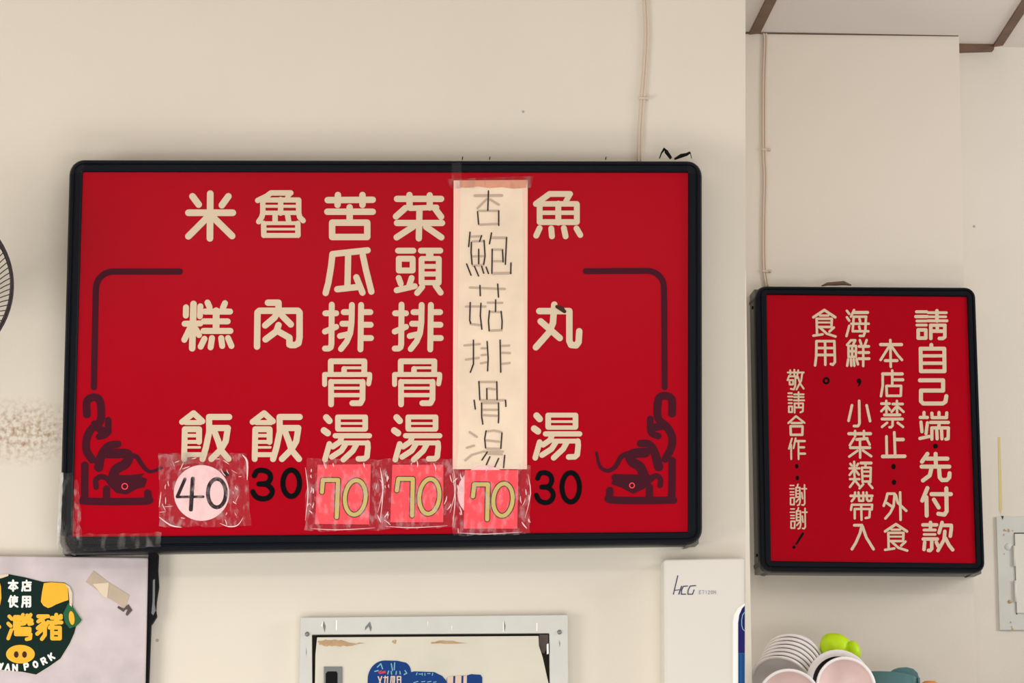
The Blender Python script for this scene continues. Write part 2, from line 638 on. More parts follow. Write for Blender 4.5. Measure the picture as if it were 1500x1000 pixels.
D1 = 0.085
YF1 = Y_LEFT - D1
FACE1 = YF1 + 0.006
sign1 = thing('menu_lightbox', W(560, 810, Y_LEFT), 'wide red menu lightbox with black frame and cream lettering on the left wall', 'sign')
face1 = lightbox(sign1, [(101.5, 232.5), (1029, 234.5), (1029.5, 796.5), (86, 810)], [(121, 251), (1008.5, 252), (1008, 778.3), (105.5, 785.5)], YF1, Y_LEFT, 22, 0.03, 3)

D2 = 0.095
YF2 = Y_PIL - D2
FACE2 = YF2 + 0.006
sign2 = thing('notice_lightbox', W(1275, 838, Y_PIL), 'small upright red notice lightbox on the pillar by the ceiling cable', 'sign')
face2 = lightbox(sign2, [(1106.5, 418), (1429.5, 420), (1444, 839.5), (1114, 837)], [(1123.5, 431), (1417, 434), (1430, 824.5), (1130, 821)], YF2, Y_PIL, 16, 0.03, 1.5)

# ---- lettering of the menu lightbox (stroke centre lines)
YL1 = FACE1 - 0.0007
G = {}
G['rice'] = (4.9, '480,135 475,790|160,415 810,415|220,175 310,295|745,175 650,305|430,490 160,760|530,490 800,755')
G['cake'] = (4.4, '@4.8 285,150 265,800|175,200 172,320|385,185 378,330|155,440 385,435|230,510 150,675|320,520 365,605|490,130 520,200|745,140 715,210|450,262 820,262|435,405 785,405|430,545 825,545|@5 617,250 615,540|445,660 390,775|555,650 535,785|690,650 705,765|790,650 840,765')
G['meal'] = (4.3, '318,150 150,278|320,150 448,268|@3.6 205,287 420,287|190,385 400,385|190,385 180,820|400,385 398,570|@2.6 200,478 400,478|@2.8 200,570 400,570|@1.8 200,650 410,650|@3.6 200,757 425,757|'
             '@4.5 840,205 545,205 548,420 500,650 450,820|@4.5 590,367 820,367 790,560 720,680 580,820|@4.5 615,390 680,560 720,690 830,820')
G['lu'] = (4.0, '660,175 370,175 300,225 175,285|@3.2 660,178 605,245|250,290 250,470 235,530 190,595|@3.8 250,278 770,278|775,280 775,470 790,530 840,580|512,270 510,470|@2.2 250,370 770,370|@3.2 250,466 770,466|430,480 430,600|610,480 630,600|'
           '262,620 265,795|@2.8 262,618 765,618|762,620 765,795|@1.9 265,704 765,704|@3.6 265,797 765,797')
G['meat'] = (4.7, '325,132 480,132 480,250 470,270 420,350 285,465|490,270 560,350 660,450|165,775 172,275 200,250 430,250|520,250 765,250 788,275 788,640 772,725 720,752 655,752|480,460 450,550 290,670|490,560 640,645 640,745')
G['bitter'] = (4.7, '200,230 860,225|350,155 345,300|710,155 710,300|195,400 860,400|522,335 522,540|265,560 780,560 780,770 265,770 265,560')
G['melon'] = (4.6, '785,165 270,220 250,400 210,640 170,790|500,220 490,690|715,240 760,450 840,770|340,735 660,700|620,560 710,785')
G['rib'] = (4.3, '165,287 325,287|260,160 255,740 245,785 215,803 160,803|160,555 325,485|555,165 550,420 530,580 480,700 395,810|435,270 540,270|415,440 540,440|380,620 520,588|690,165 680,815|700,270 825,270|700,455 830,455|700,650 835,650')
G['bone'] = (4.2, '245,360 245,190 738,190 735,370|@4 440,365 440,300|@2.1 450,285 720,285|@3.6 155,530 155,383 815,383 815,440 800,520|250,490 250,820|@3.4 255,487 712,487|712,490 710,745 680,803 560,803|@2.3 255,583 710,583|@3.1 255,685 710,685')
G['soup'] = (4.1, '@4.8 180,212 225,262|@4.8 145,402 200,442|225,600 160,830|350,220 350,375|@3.5 345,205 755,205|750,210 750,375|@1.9 350,300 750,300|@3.2 345,387 752,387|@3.8 310,480 812,480|410,490 380,570 275,640|@3.5 430,585 790,585|'
             '470,590 400,700 260,790|630,590 570,700 430,830|785,585 790,650 775,785 740,815 650,818')
G['veg'] = (4.6, '165,212 812,212|348,155 350,340|645,160 645,340|@4 360,350 745,335|290,345 150,470|720,350 812,475|495,360 485,790|165,565 825,565|400,620 160,775|590,620 815,775')
G['head'] = (4.3, '180,170 405,170|192,288 395,288 395,460 192,460 192,288|190,570 220,655|380,570 345,680|160,750 425,690|515,170 800,170|@5.4 645,190 645,270|525,295 525,640|@3.6 525,285 778,285|778,290 775,640|@3.5 525,400 778,400|@3.7 525,512 778,512|@3.8 525,638 778,638|535,700 460,790|730,680 805,785')
G['fish'] = (4.3, '650,190 350,190 150,335|@4 650,190 590,300|205,330 205,600|@4 200,335 750,335|750,340 750,600|478,330 478,610|@3.2 205,465 750,465|205,602 745,602|205,690 155,800|375,695 385,810|560,690 585,810|745,695 800,790')
G['ball'] = (4.7, '200,255 640,255|420,160 400,430 340,570 150,785|640,255 640,690 665,750 740,757 775,710 785,550|220,405 500,650')
MENU = [('rice', 260, 270), ('cake', 255, 430), ('meal', 251.7, 590), ('lu', 360, 265), ('meat', 360, 430), ('meal', 355, 590),
        ('bitter', 460, 270), ('melon', 460, 350), ('rib', 460, 430), ('bone', 460, 510), ('soup', 460, 590),
        ('veg', 565, 270), ('head', 565, 350), ('rib', 562.2, 430), ('bone', 562.5, 510), ('soup', 563, 590),
        ('fish', 770, 265), ('ball', 770, 430), ('soup', 768, 587.3)]
for g, ox, oy in MENU:
    hw, s = G[g]
    glyph(parse(s, ox, oy, 10.0, hw), YL1, M['cream'], face1)
# dark scuff on the meatball character
glyph([(2.6, [(816, 449), (827, 456)]), (1.6, [(822, 449), (826, 453)])], YL1 - 0.0006, M['outline'], face1, 'scuff')


def three(cx, cy, w, h):
    return [(cx - w * .80, cy - h * .62), (cx - w * .55, cy - h * .92), (cx, cy - h), (cx + w * .62, cy - h * .82), (cx + w * .78, cy - h * .45), (cx + w * .45, cy - h * .1), (cx - w * .35, cy - h * .04),
            (cx + w * .45, cy + h * .02), (cx + w * .95, cy + h * .42), (cx + w * .70, cy + h * .85), (cx + w * .05, cy + h), (cx - w * .62, cy + h * .85), (cx - w * .95, cy + h * .5)]


def digits30(xa, ya, wa, ha, xb, yb_, wb, hb, hw):
    p = three(xa, ya, wa, ha)
    a = smooth_path(p[:7], 4)
    b = smooth_path(p[6:], 4)
    glyph([(hw, a), (hw, b)], YL1, M['black_vinyl'], face1, 'digit')
    glyph([(hw, ell(xb, yb_, wb, hb, 36))], YL1, M['black_vinyl'], face1, 'digit')


digits30(384.5, 709.5, 15, 21, 426.6, 707.5, 12.2, 19.3, 3.9)
digits30(798, 714, 13, 22, 836, 713.5, 12.8, 21.5, 3.7)

# ---- scroll brackets and fish ornaments in the corners
glyph([(4.6, [(268 - 4.6, 397.6)] + [(166, 397.6)] + ell(166, 423, 25.5, 25.5, 10, -math.pi / 2, -math.pi) + [(140, 440), (137.5, 567)])], YL1, M['maroon'], face1, 'scroll_bracket')
glyph([(4.4, [(858, 397), (948, 396.5)] + ell(948, 420.5, 24.5, 24, 10, -math.pi / 2, 0) + [(973, 450), (973.6, 567)])], YL1, M['maroon'], face1, 'scroll_bracket')


def ornament(ox, oy, sc, parts, polys, eye):
    mb = MB()
    st = []
    for hw, pts in parts:
        pts = smooth_path([(ox + x / sc, oy + y / sc) for x, y in pts], 5)
        if isinstance(hw, tuple):
            for i, p in enumerate(pts[:-1]):
                t = i / (len(pts) - 1)
                st.append((hw[0] + (hw[1] - hw[0]) * t, [p, pts[i + 1]]))
        else:
            st.append((hw, pts))
    stroke_geo(mb, st, YL1, 0.75, loops=[[(ox + x / sc, oy + y / sc) for x, y in pts] for pts in polys])
    o = mb.build('fish_ornament', M['maroon'], face1)
    e = MB()
    ex, ey, er = eye
    stroke_geo(e, [(0.7, ell(ox + ex / sc, oy + ey / sc, er, er, 16))], YL1 - 0.0005)
    e.build('ornament_eye', M['card_red'], face1)


ornament(80, 560, 3.846, [
    (5.0, [(182, 180), (180, 115), (200, 88), (235, 86), (258, 115), (258, 215), (205, 265), (180, 320), (180, 385), (212, 435)]),
    (4.0, [(302, 212), (296, 285), (250, 305)]), (5.0, [(225, 235), (262, 268), (300, 275)]),
    ((6.0, 4.5), [(248, 478), (262, 415), (300, 360), (355, 347)]),
    (6.3, [(290, 400), (340, 400), (412, 405), (402, 455), (345, 490), (325, 545)]),
    (3.2, [(234, 590), (232, 550), (262, 530), (305, 545)]),
    ((3.2, 1.4), [(430, 412), (462, 420), (490, 460), (515, 490), (545, 502), (600, 482)]),
    (4.7, [(170, 465), (170, 640), (185, 668), (505, 668), (525, 650), (524, 622)]), (4.6, [(292, 600), (292, 660)])],
    [[(280, 545), (320, 520), (420, 522), (505, 512), (488, 530), (522, 545), (505, 590), (460, 600), (405, 632), (345, 620), (305, 580)]], (395, 585, 4.2))
ornament(840, 560, 3.846, [
    (5.0, [(555, 175), (556, 105), (538, 80), (500, 76), (477, 105), (477, 200), (530, 255), (556, 310), (550, 370), (518, 430)]),
    (4.0, [(433, 205), (436, 280), (478, 302)]), (5.0, [(445, 255), (500, 245)]),
    ((4.6, 6.0), [(378, 343), (425, 348), (455, 390), (480, 475)]),
    (6.3, [(405, 395), (340, 400), (318, 420), (335, 450), (375, 475), (400, 530)]),
    (3.2, [(420, 545), (465, 525), (490, 545), (488, 580)]),
    ((3.4, 1.2), [(305, 402), (268, 420), (235, 475), (190, 497), (148, 470), (130, 395)]),
    (4.7, [(556, 440), (553, 640), (535, 662), (225, 662), (205, 640), (205, 608)]), (4.6, [(428, 590), (428, 655)])],
    [[(212, 528), (228, 515), (430, 520), (460, 545), (395, 600), (335, 627), (270, 592), (214, 572), (220, 552)]], (330, 580, 3.6))

# ---- lettering of the notice lightbox
YL2 = FACE2 - 0.0007
N = []
N += [(1320, 440, 10, 2.6, '@2.2 225,165 375,165|@2.4 215,235 385,235|@2 230,300 370,300|@2 230,360 370,360|250,430 362,430 362,550 250,550 250,430|@2 395,178 662,178|@1.8 402,238 655,238|@2.1 392,297 672,297|525,150 525,300|435,370 435,555|@2.4 430,362 645,362|640,365 640,535 610,555 560,555|440,448 640,448|530,362 530,450')]
N += [(1320, 440, 10, 2.9, '442,650 442,700|285,705 632,705 636,1035 290,1035 285,705|@2.4 285,810 632,810|@2.5 285,918 634,918')]
N += [(1320, 540, 10, 3.0, '275,168 615,168 615,318 290,318 290,475 325,508 610,508 650,480 662,400')]
N += [(1320, 540, 10, 2.4, '335,640 335,700|280,712 385,712|290,780 305,920|385,790 365,950|275,1020 410,990|450,650 455,715 665,715 668,645|555,640 555,715|430,785 692,785|560,790 550,850|450,1030 450,865 692,865 688,1025 655,1030|520,870 528,1025|590,870 598,1025')]
N += [(1320, 640, 10, 3.0, '385,245 305,360|380,315 678,315|505,245 510,430|300,432 705,432|445,450 420,560 320,635|555,450 565,590 600,630 670,628 705,590 710,530')]
N += [(1320, 640, 10, 3.0, '385,745 310,930|370,880 375,1150|445,835 728,835|662,750 667,1085 635,1135 545,1122|480,915 550,1030')]
N += [(1320, 730, 10, 2.6, '320,385 520,385|430,350 430,440|@2.1 335,460 500,460|@1.8 335,525 500,525|325,592 530,592|448,600 448,735 425,760 400,758|345,640 335,745|515,640 545,700|600,350 555,500|600,392 735,392 735,440 720,550|640,480 630,600 540,760|650,580 700,680 755,750')]
N += [(1230, 445, 10, 1.8, '105,100 140,145|105,195 140,245|140,320 100,470|210,90 165,185|@2.3 200,125 408,125|190,400 205,187 390,187|385,190 375,400 350,468 295,468|170,290 425,290|190,400 420,400|290,220 300,260|285,330 295,370')]
N += [(1230, 445, 10, 1.8, '200,590 228,532 165,532 108,600|130,775 128,615 240,615 236,775 130,775|182,615 182,770|130,692 236,692|125,810 110,905|165,810 170,905|205,810 215,905|245,810 268,885|295,530 315,590|395,530 370,600|@2.1 285,622 425,622|@2.1 280,712 425,712|@2.1 275,802 430,802|345,615 345,910')]
N += [(1230, 445, 10, 1.9, '@2.4 600,595 905,595|742,530 748,920|725,620 600,820|760,620 850,750 912,820|@2.2 668,830 840,830')]
N += [(1230, 540, 10, 1.9, '770,25 770,75|@2.4 915,75 630,75|630,80 630,250 605,400|770,90 770,250|@2.3 800,160 925,160|685,250 900,250 895,395 690,395 685,250')]
N += [(1230, 540, 10, 2.0, '285,470 290,800 268,838 210,838|180,535 130,760|395,535 445,765')]
N += [(1230, 540, 10, 1.8, '@2 612,510 730,510|682,470 685,640|670,560 610,620|700,555 735,600|@2 778,515 922,515|838,470 842,650|825,560 760,630|860,560 935,630|@2.1 655,675 882,675|@2.2 622,735 918,735|775,740 775,830 755,855 730,855|695,790 620,850|850,790 928,850')]
N += [(1230, 620, 10, 1.8, '@2.4 135,150 450,150|225,110 225,190|355,110 355,190|@2.2 250,235 402,220|210,220 148,320|402,235 440,310|297,240 300,500|@2.1 158,355 440,355|260,400 140,485|340,395 462,480')]
N += [(1230, 620, 10, 1.7, '212,560 215,760|155,590 180,620|270,590 250,620|145,657 290,657|195,690 145,755|235,690 280,750|150,815 290,815|220,780 210,850 150,930|230,840 285,910|@2.2 312,580 460,580|378,590 378,640|335,860 325,647 455,647 450,860|@1.5 335,705 450,705|@1.7 335,770 450,770|@1.7 335,850 450,850|345,890 290,950|425,880 480,945')]
N += [(1230, 620, 10, 2.0, '685,190 690,480|800,130 812,480|@2.6 825,235 928,235|@2.7 630,483 952,480')]
N += [(1230, 710, 10, 1.7, '@1.9 160,160 478,160|225,110 215,190 175,240|275,110 285,232 345,232 345,110|395,110 400,215 420,235 460,230 468,195|165,365 178,290 475,290 470,360|315,290 320,510|220,490 220,352 442,352 435,475 380,485')]
N += [(1230, 710, 10, 2.1, '215,590 325,590 300,700 240,840 180,940|335,610 390,770 495,940')]
N += [(1230, 710, 10, 1.9, '645,305 680,210 700,128 805,128 790,310 740,410 670,490|690,265 770,320|885,110 892,510|822,150 850,260 975,378')]
EAT = '@2 665,680 825,575 985,680|@1.6 760,655 885,655|718,930 712,702 935,702 930,810|@1.4 715,757 930,757|@1.8 715,822 930,822|665,950 800,930|770,840 860,920 990,962|965,830 900,890'
N += [(1230, 710, 10, 1.8, EAT), (1125, 396.5, 10, 1.8, EAT)]
N += [(1150, 445, 10, 1.9, '440,900 456,770 460,545 722,545 730,850 700,890 670,880|585,545 590,890|465,645 725,645|@2 460,747 725,747')]
N += [(1140, 535, 12.5, 1.35, '175,130 330,130|220,90 222,160|295,80 295,180|200,190 170,270|215,200 315,200 310,380 285,440 230,430|205,270 275,270 270,350 210,350 205,270|365,90 340,230|370,130 465,130|440,140 420,280 335,440|360,210 400,330 465,425')]
N += [(1140, 535, 12.5, 1.3, '185,510 250,510|180,570 260,570|190,630 250,630|190,690 250,690|195,750 255,750 255,855 195,855 195,750|290,530 465,530|290,580 465,580|285,640 475,640|372,490 372,650|300,865 300,695 455,695 450,840 405,860|305,770 450,770|375,690 375,770')]
N += [(1140, 605, 12.5, 1.5, '185,180 325,55 480,175|@1.7 245,180 430,180|@1.8 225,240 445,240 440,395 230,395 225,240')]
N += [(1140, 605, 12.5, 1.35, '250,465 195,650|235,580 238,840|318,460 280,640|@1.7 330,510 485,510|370,520 372,840|@1.6 385,625 475,625|@1.7 385,740 490,740')]
XIE = '@1 345,510 410,510|@1 335,570 415,570|@1 345,630 410,630|@1 345,680 410,680|350,735 418,735 415,860 350,860 350,735|485,490 470,540|450,720 450,548 520,548 525,800 510,862 480,872|@0.9 455,605 520,605|@0.9 455,662 520,662|450,725 530,712|530,720 455,810|555,570 640,570|605,500 610,840 590,870 560,865|555,640 570,750'
N += [(1130, 670, 12.5, 1.15, XIE), (1130.8, 704.4 + 0.0, 12.5, 1.15, XIE)]
for ox, oy, sc, hw, s in N:
    glyph(parse(s, ox, oy, sc, hw), YL2, M['cream'], face2)
for cx, cy, rx, ry in ((1370.3, 653.2, 3.6, 3.6), (1309, 683.2, 3.2, 4), (1309.6, 706, 3.2, 4), (1167.2, 682.6, 2.4, 3.4), (1168, 699.8, 2.5, 3.4)):
    mb = MB(); mb.poly(Wp(ell(cx, cy, rx, ry, 20)[:-1], YL2)); mb.build('dot', M['black_vinyl'], face2)
mb = MB()
mb.poly(Wp([(1255, 557), (1256.5, 554.5), (1259, 554), (1261.3, 555.5), (1261.8, 559), (1260.5, 563), (1257.2, 566.5), (1256.6, 565.5), (1258.2, 561.5), (1256, 560.5)], YL2))
mb.build('comma', M['black_vinyl'], face2)
glyph([(1.5, ell(1210.3, 557.4, 3.6, 3.9, 20))], YL2, M['black_vinyl'], face2, 'full_stop')
mb = MB()
mb.poly(Wp([(1165, 796.6), (1174.5, 780.5), (1176.3, 779.4), (1177.6, 780.6), (1177.3, 782.8), (1167, 798)], YL2))
mb.poly(Wp(ell(1163.2, 801, 2.3, 2.3, 14)[:-1], YL2))
mb.build('exclamation_mark', M['black_vinyl'], face2)
# screws in the grey side of the notice box
for px, py in ((1102.5, 450.5), (1108.5, 813)):
    mb = MB()
    c = W(px, py, Y_PIL - 0.05)
    c.x = W(1107.5 + (py - 420) * 0.018, py, YF2).x - 0.001
    mb.lathe([(0.0, -0.002), (0.0035, -0.002), (0.0035, 0.001)], c, (1, 0, 0), 10)
    mb.build('screw', M['black'], sign2)

# ------------------------------------------------------------------ paper strip and price cards on the menu sign
def paper_sheet(mb, quad, y, nx=10, ny=30, amp=0.0012, edge=0.0):
    k = len(mb.v)
    for j in range(ny + 1):
        for i in range(nx + 1):
            u, v = i / nx, j / ny
            a = (quad[0][0] + (quad[1][0] - quad[0][0]) * u, quad[0][1] + (quad[1][1] - quad[0][1]) * u)
            b = (quad[3][0] + (quad[2][0] - quad[3][0]) * u, quad[3][1] + (quad[2][1] - quad[3][1]) * u)
            p = W(a[0] + (b[0] - a[0]) * v, a[1] + (b[1] - a[1]) * v, y)
            if edge > 0 and (i in (0, nx) or j in (0, ny)):
                p.x += 0.004 * noise.noise(Vector((p.x * 90, 9.1, p.z * 90)))
                p.z += 0.004 * noise.noise(Vector((p.x * 90, 4.4, p.z * 90)))
            p.y -= amp * (0.5 + 0.5 * noise.noise(Vector((p.x * 18, 3.1, p.z * 18)))) + edge * noise.noise(Vector((p.x * 60, 1.7, p.z * 60)))
            mb.v.append(p)
    for j in range(ny):
        for i in range(nx):
            q = k + j * (nx + 1) + i
            mb.f.append((q, q + 1, q + nx + 2, q + nx + 1))


YP = FACE1 - 0.0016
strip = thing('paper_strip', W(718, 690, FACE1), 'tall cream paper strip with thin handwritten dish name taped over the red menu', 'paper')
mb = MB()
paper_sheet(mb, [(664.5, 264), (773, 263.5), (772, 687), (663, 687)], YP, amp=0.0)
sheet = mb.build('sheet', M['paper'], strip)
mb = MB()
mb.poly(Wp([(664.5, 264), (674, 264), (671.5, 420), (669.5, 560), (672, 640), (668, 687), (663, 687)], YP - 0.0003))
mb.poly(Wp([(766, 274), (773, 264), (772, 687), (766.5, 687), (769, 560), (768, 400)], YP - 0.0003))
mb.build('faded_edge', M['paper_pink'], sheet)
mb = MB()
mb.poly(Wp([(673, 264), (773, 263.7), (770, 275), (752, 276.5), (735, 274), (718, 275.5), (700, 273), (684, 275), (674, 274)], YP - 0.0004))
mb.build('glue_stain', M['paper_stain'], sheet)
HW = [
    (665, 265, 10, '505,145 495,430|345,450 360,630|655,440 655,650', '@2 305,215 700,212|480,265 345,400|530,272 655,345|360,437 655,437|370,640 630,630'),
    (665, 335, 10, '235,50 215,260|405,100 375,185|255,200 250,350 265,520|440,170 455,400 435,520|362,300 362,510|185,515 250,680|300,550 360,690|405,550 435,650|470,560 505,655|550,60 520,220|770,130 752,520|560,300 555,650|710,310 720,485|835,500 830,655',
     '245,115 390,108|275,185 440,180|275,405 430,400|280,540 430,530|@2 560,132 765,132|570,305 710,305|570,475 715,475|@2 565,655 830,648'),
    (665, 410, 10, '380,80 385,230|640,60 652,250|238,330 230,590 245,635|395,340 385,520 408,720|610,290 608,460|520,450 505,600 515,740|690,460 705,600 700,715', '235,110 745,132|175,388 460,388|245,645 400,662|495,332 705,335|530,465 690,470|@1.8 520,742 695,735'),
    (665, 485, 10, '285,130 285,480 240,600|485,150 500,400 492,580|675,130 685,600', '155,208 375,188|175,415 360,390|405,250 465,250|405,350 465,345|395,470 470,455|700,215 810,210|700,315 820,320|710,478 815,465'),
    (665, 550, 10, '365,85 378,350|627,90 632,350|480,190 482,345|295,360 312,490|755,360 760,450|405,400 405,600 422,710|652,400 655,600 650,690', '380,93 615,93|495,188 600,200|385,360 740,360|420,400 640,400|430,500 630,500|430,580 640,590'),
    (660, 610, 12.5, '650,260 625,400 640,570|940,300 920,580|670,650 575,795|720,735 655,880|880,765 810,920|990,710 970,935', '660,270 800,255 930,285|660,435 890,460|350,285 480,370|300,570 430,530|270,800 390,700 600,640 960,640|660,585 900,590|680,680 940,690')]
for ox, oy, sc, dark, pale in HW:
    glyph(parse(pale, ox, oy, sc, 1.6), YP - 0.0007, M['ink_pale'], sheet, 'faint_stroke')
    glyph(parse(dark, ox, oy, sc, 1.0), YP - 0.0010, M['ink'], sheet, 'handwritten_character')
# tape holding the strip to the frame
mb = MB(); paper_sheet(mb, [(661.5, 239), (676, 238), (676, 265), (662, 266)], YF1 - 0.001, 4, 6, 0.0005); mb.build('clear_tape', M['film_grey'], strip)
mb = MB(); paper_sheet(mb, [(655, 262), (782, 258), (778, 275), (660, 276)], YP - 0.0012, 8, 4, 0.0006); mb.build('clear_tape', M['film_grey'], strip)


def film(parent, quad, y, m='film', nx=14, ny=10, amp=0.0025, name='clear_tape'):
    mb = MB()
    paper_sheet(mb, quad, y, nx, ny, amp, 0.0012)
    return mb.build(name, M[m], parent, smooth=True)


def fold(parent, pts, hw, y):
    """raised edge of folded tape, its bright streak put into the pale colour"""
    mb = MB()
    mb.tube([W(a, b, y) for a, b in smooth_path(pts, 3)], [hw * 0.0013 * (0.25 + 0.75 * math.sin(math.pi * min(1, max(0.0, k / (3.0 * (len(pts) - 1)))))) for k in range(3 * (len(pts) - 1) + 1)], 5)
    return mb.build('tape_fold_glint', M['fold'], parent)


YC = FACE1 - 0.003
cards = [([(465.2, 680.4), (543.3, 679.6), (540.7, 767.8), (461.7, 767)], 430, '260,440 268,330 408,330 395,670', (565, 490, 95, 158), 'coral price card reading 70, left of the three square cards on the red menu'),
         ([(574.8, 680.4), (649.5, 680.4), (649.3, 764.6), (571.6, 764.6)], 430, '945,425 960,320 1092,320 1085,655', (1243, 480, 92, 160), 'coral price card reading 70, middle of the three square cards on the red menu'),
         ([(680.8, 688.4), (759.2, 688.2), (757.8, 774), (679.2, 774)], 640, '330,480 342,370 467,370 460,690', (605, 510, 88, 148), 'coral price card reading 70 below the handwritten paper strip')]
for i, (q, ox, seven, z, lab) in enumerate(cards):
    t = thing('price_card', W(q[0][0] + 39, q[2][1], FACE1), lab, 'price card', 'square price cards on the menu sign')
    yc = YC - (0.0012 if i == 2 else 0)
    mb = MB()
    mb.prism(Wp(q, yc), 0.0012)
    card = mb.build('card', M['card_red'], t)
    sv = parse(seven, ox, 650, 6.25, 3.0)
    ze = [(2.9, [(ox + a / 6.25, 650 + b / 6.25) for a, b in ell(z[0], z[1], z[2], z[3], 40, tilt=0.1)])]
    for st in (sv, ze):
        o = MB(); stroke_geo(o, st, yc - 0.0004, 1.35); dg = o.build('digit', M['gold'], card)
        dg.data.materials.clear(); dg.data.materials.append(M['outline'])
        o = MB(); stroke_geo(o, st, yc - 0.0008, 0.0); o.build('gold_stroke', M['gold'], card)
    x0, x1, y0, y1 = q[0][0], q[1][0], q[0][1], q[2][1]
    film(t, [(x0 - 16, y0 - 9), (x1 + 18, y0 - 8), (x1 + 17, y1 + 8), (x0 - 18, y1 + 10)], yc - 0.0024)
    fold(t, [(x0 - 18, y0 + 4), (x0 - 14, y0 + 40), (x0 - 18, y0 + 82)], 0.8, yc - 0.004)
    fold(t, [(x1 + 14, y0 + 6), (x1 + 18, y0 + 34), (x1 + 10, y0 + 70)], 0.7, yc - 0.004)
    fold(t, [(x0 - 10, y1 + 6), (x0 + 30, y1 + 8), (x1 + 6, y1 + 5)], 0.6, yc - 0.004)
    for _ in range(16):  # short highlights of the crumpled film, added as pale tubes
        side = random.random()
        if side < 0.4:
            fx, fy = x0 - random.uniform(3, 17), random.uniform(y0, y1)
        elif side < 0.8:
            fx, fy = x1 + random.uniform(3, 17), random.uniform(y0, y1)
        else:
            fx, fy = random.uniform(x0, x1), y0 - random.uniform(1, 9)
        an = random.gauss(1.45, 0.35)
        ln = random.uniform(4, 13)
        fold(t, [(fx, fy), (fx + ln * .5 * math.cos(an) + random.uniform(-1, 1), fy + ln * .5 * math.sin(an)), (fx + ln * math.cos(an), fy + ln * math.sin(an))], random.uniform(0.35, 1.1), yc - 0.004)

t = thing('price_sticker', W(295, 764, FACE1), 'round pink price sticker reading 40 at the lower left of the red menu', 'price sticker', 'round pink price stickers')
mb = MB()
mb.prism(Wp(ell(295.2, 721.7, 40.6, 40.8, 48)[:-1], YC), 0.0012)
disc = mb.build('disc', M['card_pink'], t)
glyph(parse('@2.4 318,322 248,483|@1.9 248,485 485,483|@3.0 390,318 372,600', 220, 650, 6.25, 2.6), YC - 0.0005, M['black_vinyl'], disc, 'digit')
glyph([(2.8, [(220 + a / 6.25, 650 + b / 6.25) for a, b in ell(610, 450, 82, 130, 36)])], YC - 0.0005, M['black_vinyl'], disc, 'digit')
film(t, [(232, 666), (360, 663), (368, 770), (234, 772)], YC - 0.002)
mb = MB(); paper_sheet(mb, [(231.5, 664), (300, 662), (298, 676), (232, 686)], YC - 0.0032, 6, 5, 0.001); mb.build('clear_tape', M['film_grey'], t)
fold(t, [(355, 666), (362, 676), (362, 703)], 1.5, YC - 0.004)
fold(t, [(233, 757), (250, 769), (266, 772)], 1.2, YC - 0.004)
fold(t, [(322, 766), (335, 771), (348, 769), (356, 758)], 0.9, YC - 0.004)
fold(t, [(236, 720), (233, 743)], 0.8, YC - 0.004)
for _ in range(26):  # more highlights round the disc, again added as pale tubes
    an = random.uniform(0, 2 * math.pi)
    rr = random.uniform(43, 58)
    fx, fy = 295 + rr * 1.05 * math.cos(an), min(770, max(672, 721 + rr * math.sin(an)))
    ln, bn = random.uniform(4, 14), an + random.choice([0.4, 1.2, 1.6, 1.9])
    fold(t, [(fx, fy), (fx + ln * .5 * math.cos(bn) + random.uniform(-1, 1), fy + ln * .5 * math.sin(bn)), (fx + ln * math.cos(bn), min(774, fy + ln * math.sin(bn)))], random.uniform(0.3, 0.8), YC - 0.004)
mb = MB(); mb.poly(Wp([(325, 690), (336, 692), (335.5, 697), (330, 698)], YC - 0.0006)); mb.build('scuff', M['black_vinyl'], t)

t = thing('price_sticker', W(712, 762, FACE1), 'round pink price sticker mostly hidden behind the 70 card under the paper strip', 'price sticker', 'round pink price stickers')
mb = MB()
mb.prism(Wp(ell(711, 722, 41, 40, 48)[:-1], YC + 0.0002), 0.001)
mb.build('disc', M['card_pink'], t)

# packing tape wrapped round the lower left corner of the menu box
film(sign1, [(88.5, 692), (106, 692), (112, 805), (84, 806)], YF1 - 0.003, 'film_grey', 5, 14, 0.001, 'packing_tape')
film(sign1, [(86, 784), (236, 780), (235.5, 800), (84, 812)], YF1 - 0.004, 'film_grey', 24, 5, 0.0015, 'packing_tape')
mb = MB()
for k in range(13):
    py = 692 + k * 9.2
    x = 90 - k * 0.42
    w = 2.2 + 1.2 * noise.noise(Vector((k * 0.7, 0, 0)))
    a, b = W(x - w, py, YF1 + 0.004), W(x + w + 0.5, py, YF1 - 0.004)
    mb.v += [a, b]
for k in range(12):
    mb.f.append((2 * k, 2 * k + 1, 2 * k + 3, 2 * k + 2))
mb.build('packing_tape', M['film_silver'], sign1)
film(sign1, [(108, 704), (114, 702), (120, 790), (112, 792)], YF1 - 0.001, 'film', 3, 12, 0.001, 'packing_tape')

# cable ends sticking out above the box
t = thing('cable_tie', W(990, 236, YF1 + 0.03), 'pair of black cut cable ties poking up above the wide red menu', 'cable tie')
mb = MB()
yt = YF1 + 0.03
mb.tube(Wp([(966, 232), (969, 224), (973, 218), (976, 222), (983, 232)], yt), [0.001, 0.0014, 0.0032, 0.004, 0.003], 6)
mb.build('tie_tail', M['black'], t)
mb = MB()
mb.tube(Wp([(988, 233), (998, 228), (1006, 226), (1011, 223)], yt), [0.002, 0.004, 0.003, 0.0022], 6)
mb.tube(Wp([(1011, 223), (1013, 232)], yt), 0.0008, 5)
mb.build('tie_tail', M['black'], t)
for px in (888, 678, 718):
    mb = MB(); mb.tube(Wp([(px - 1, 234), (px, 229.5)], yt), 0.001, 5); mb.build('tie_tail', M['black'], t)


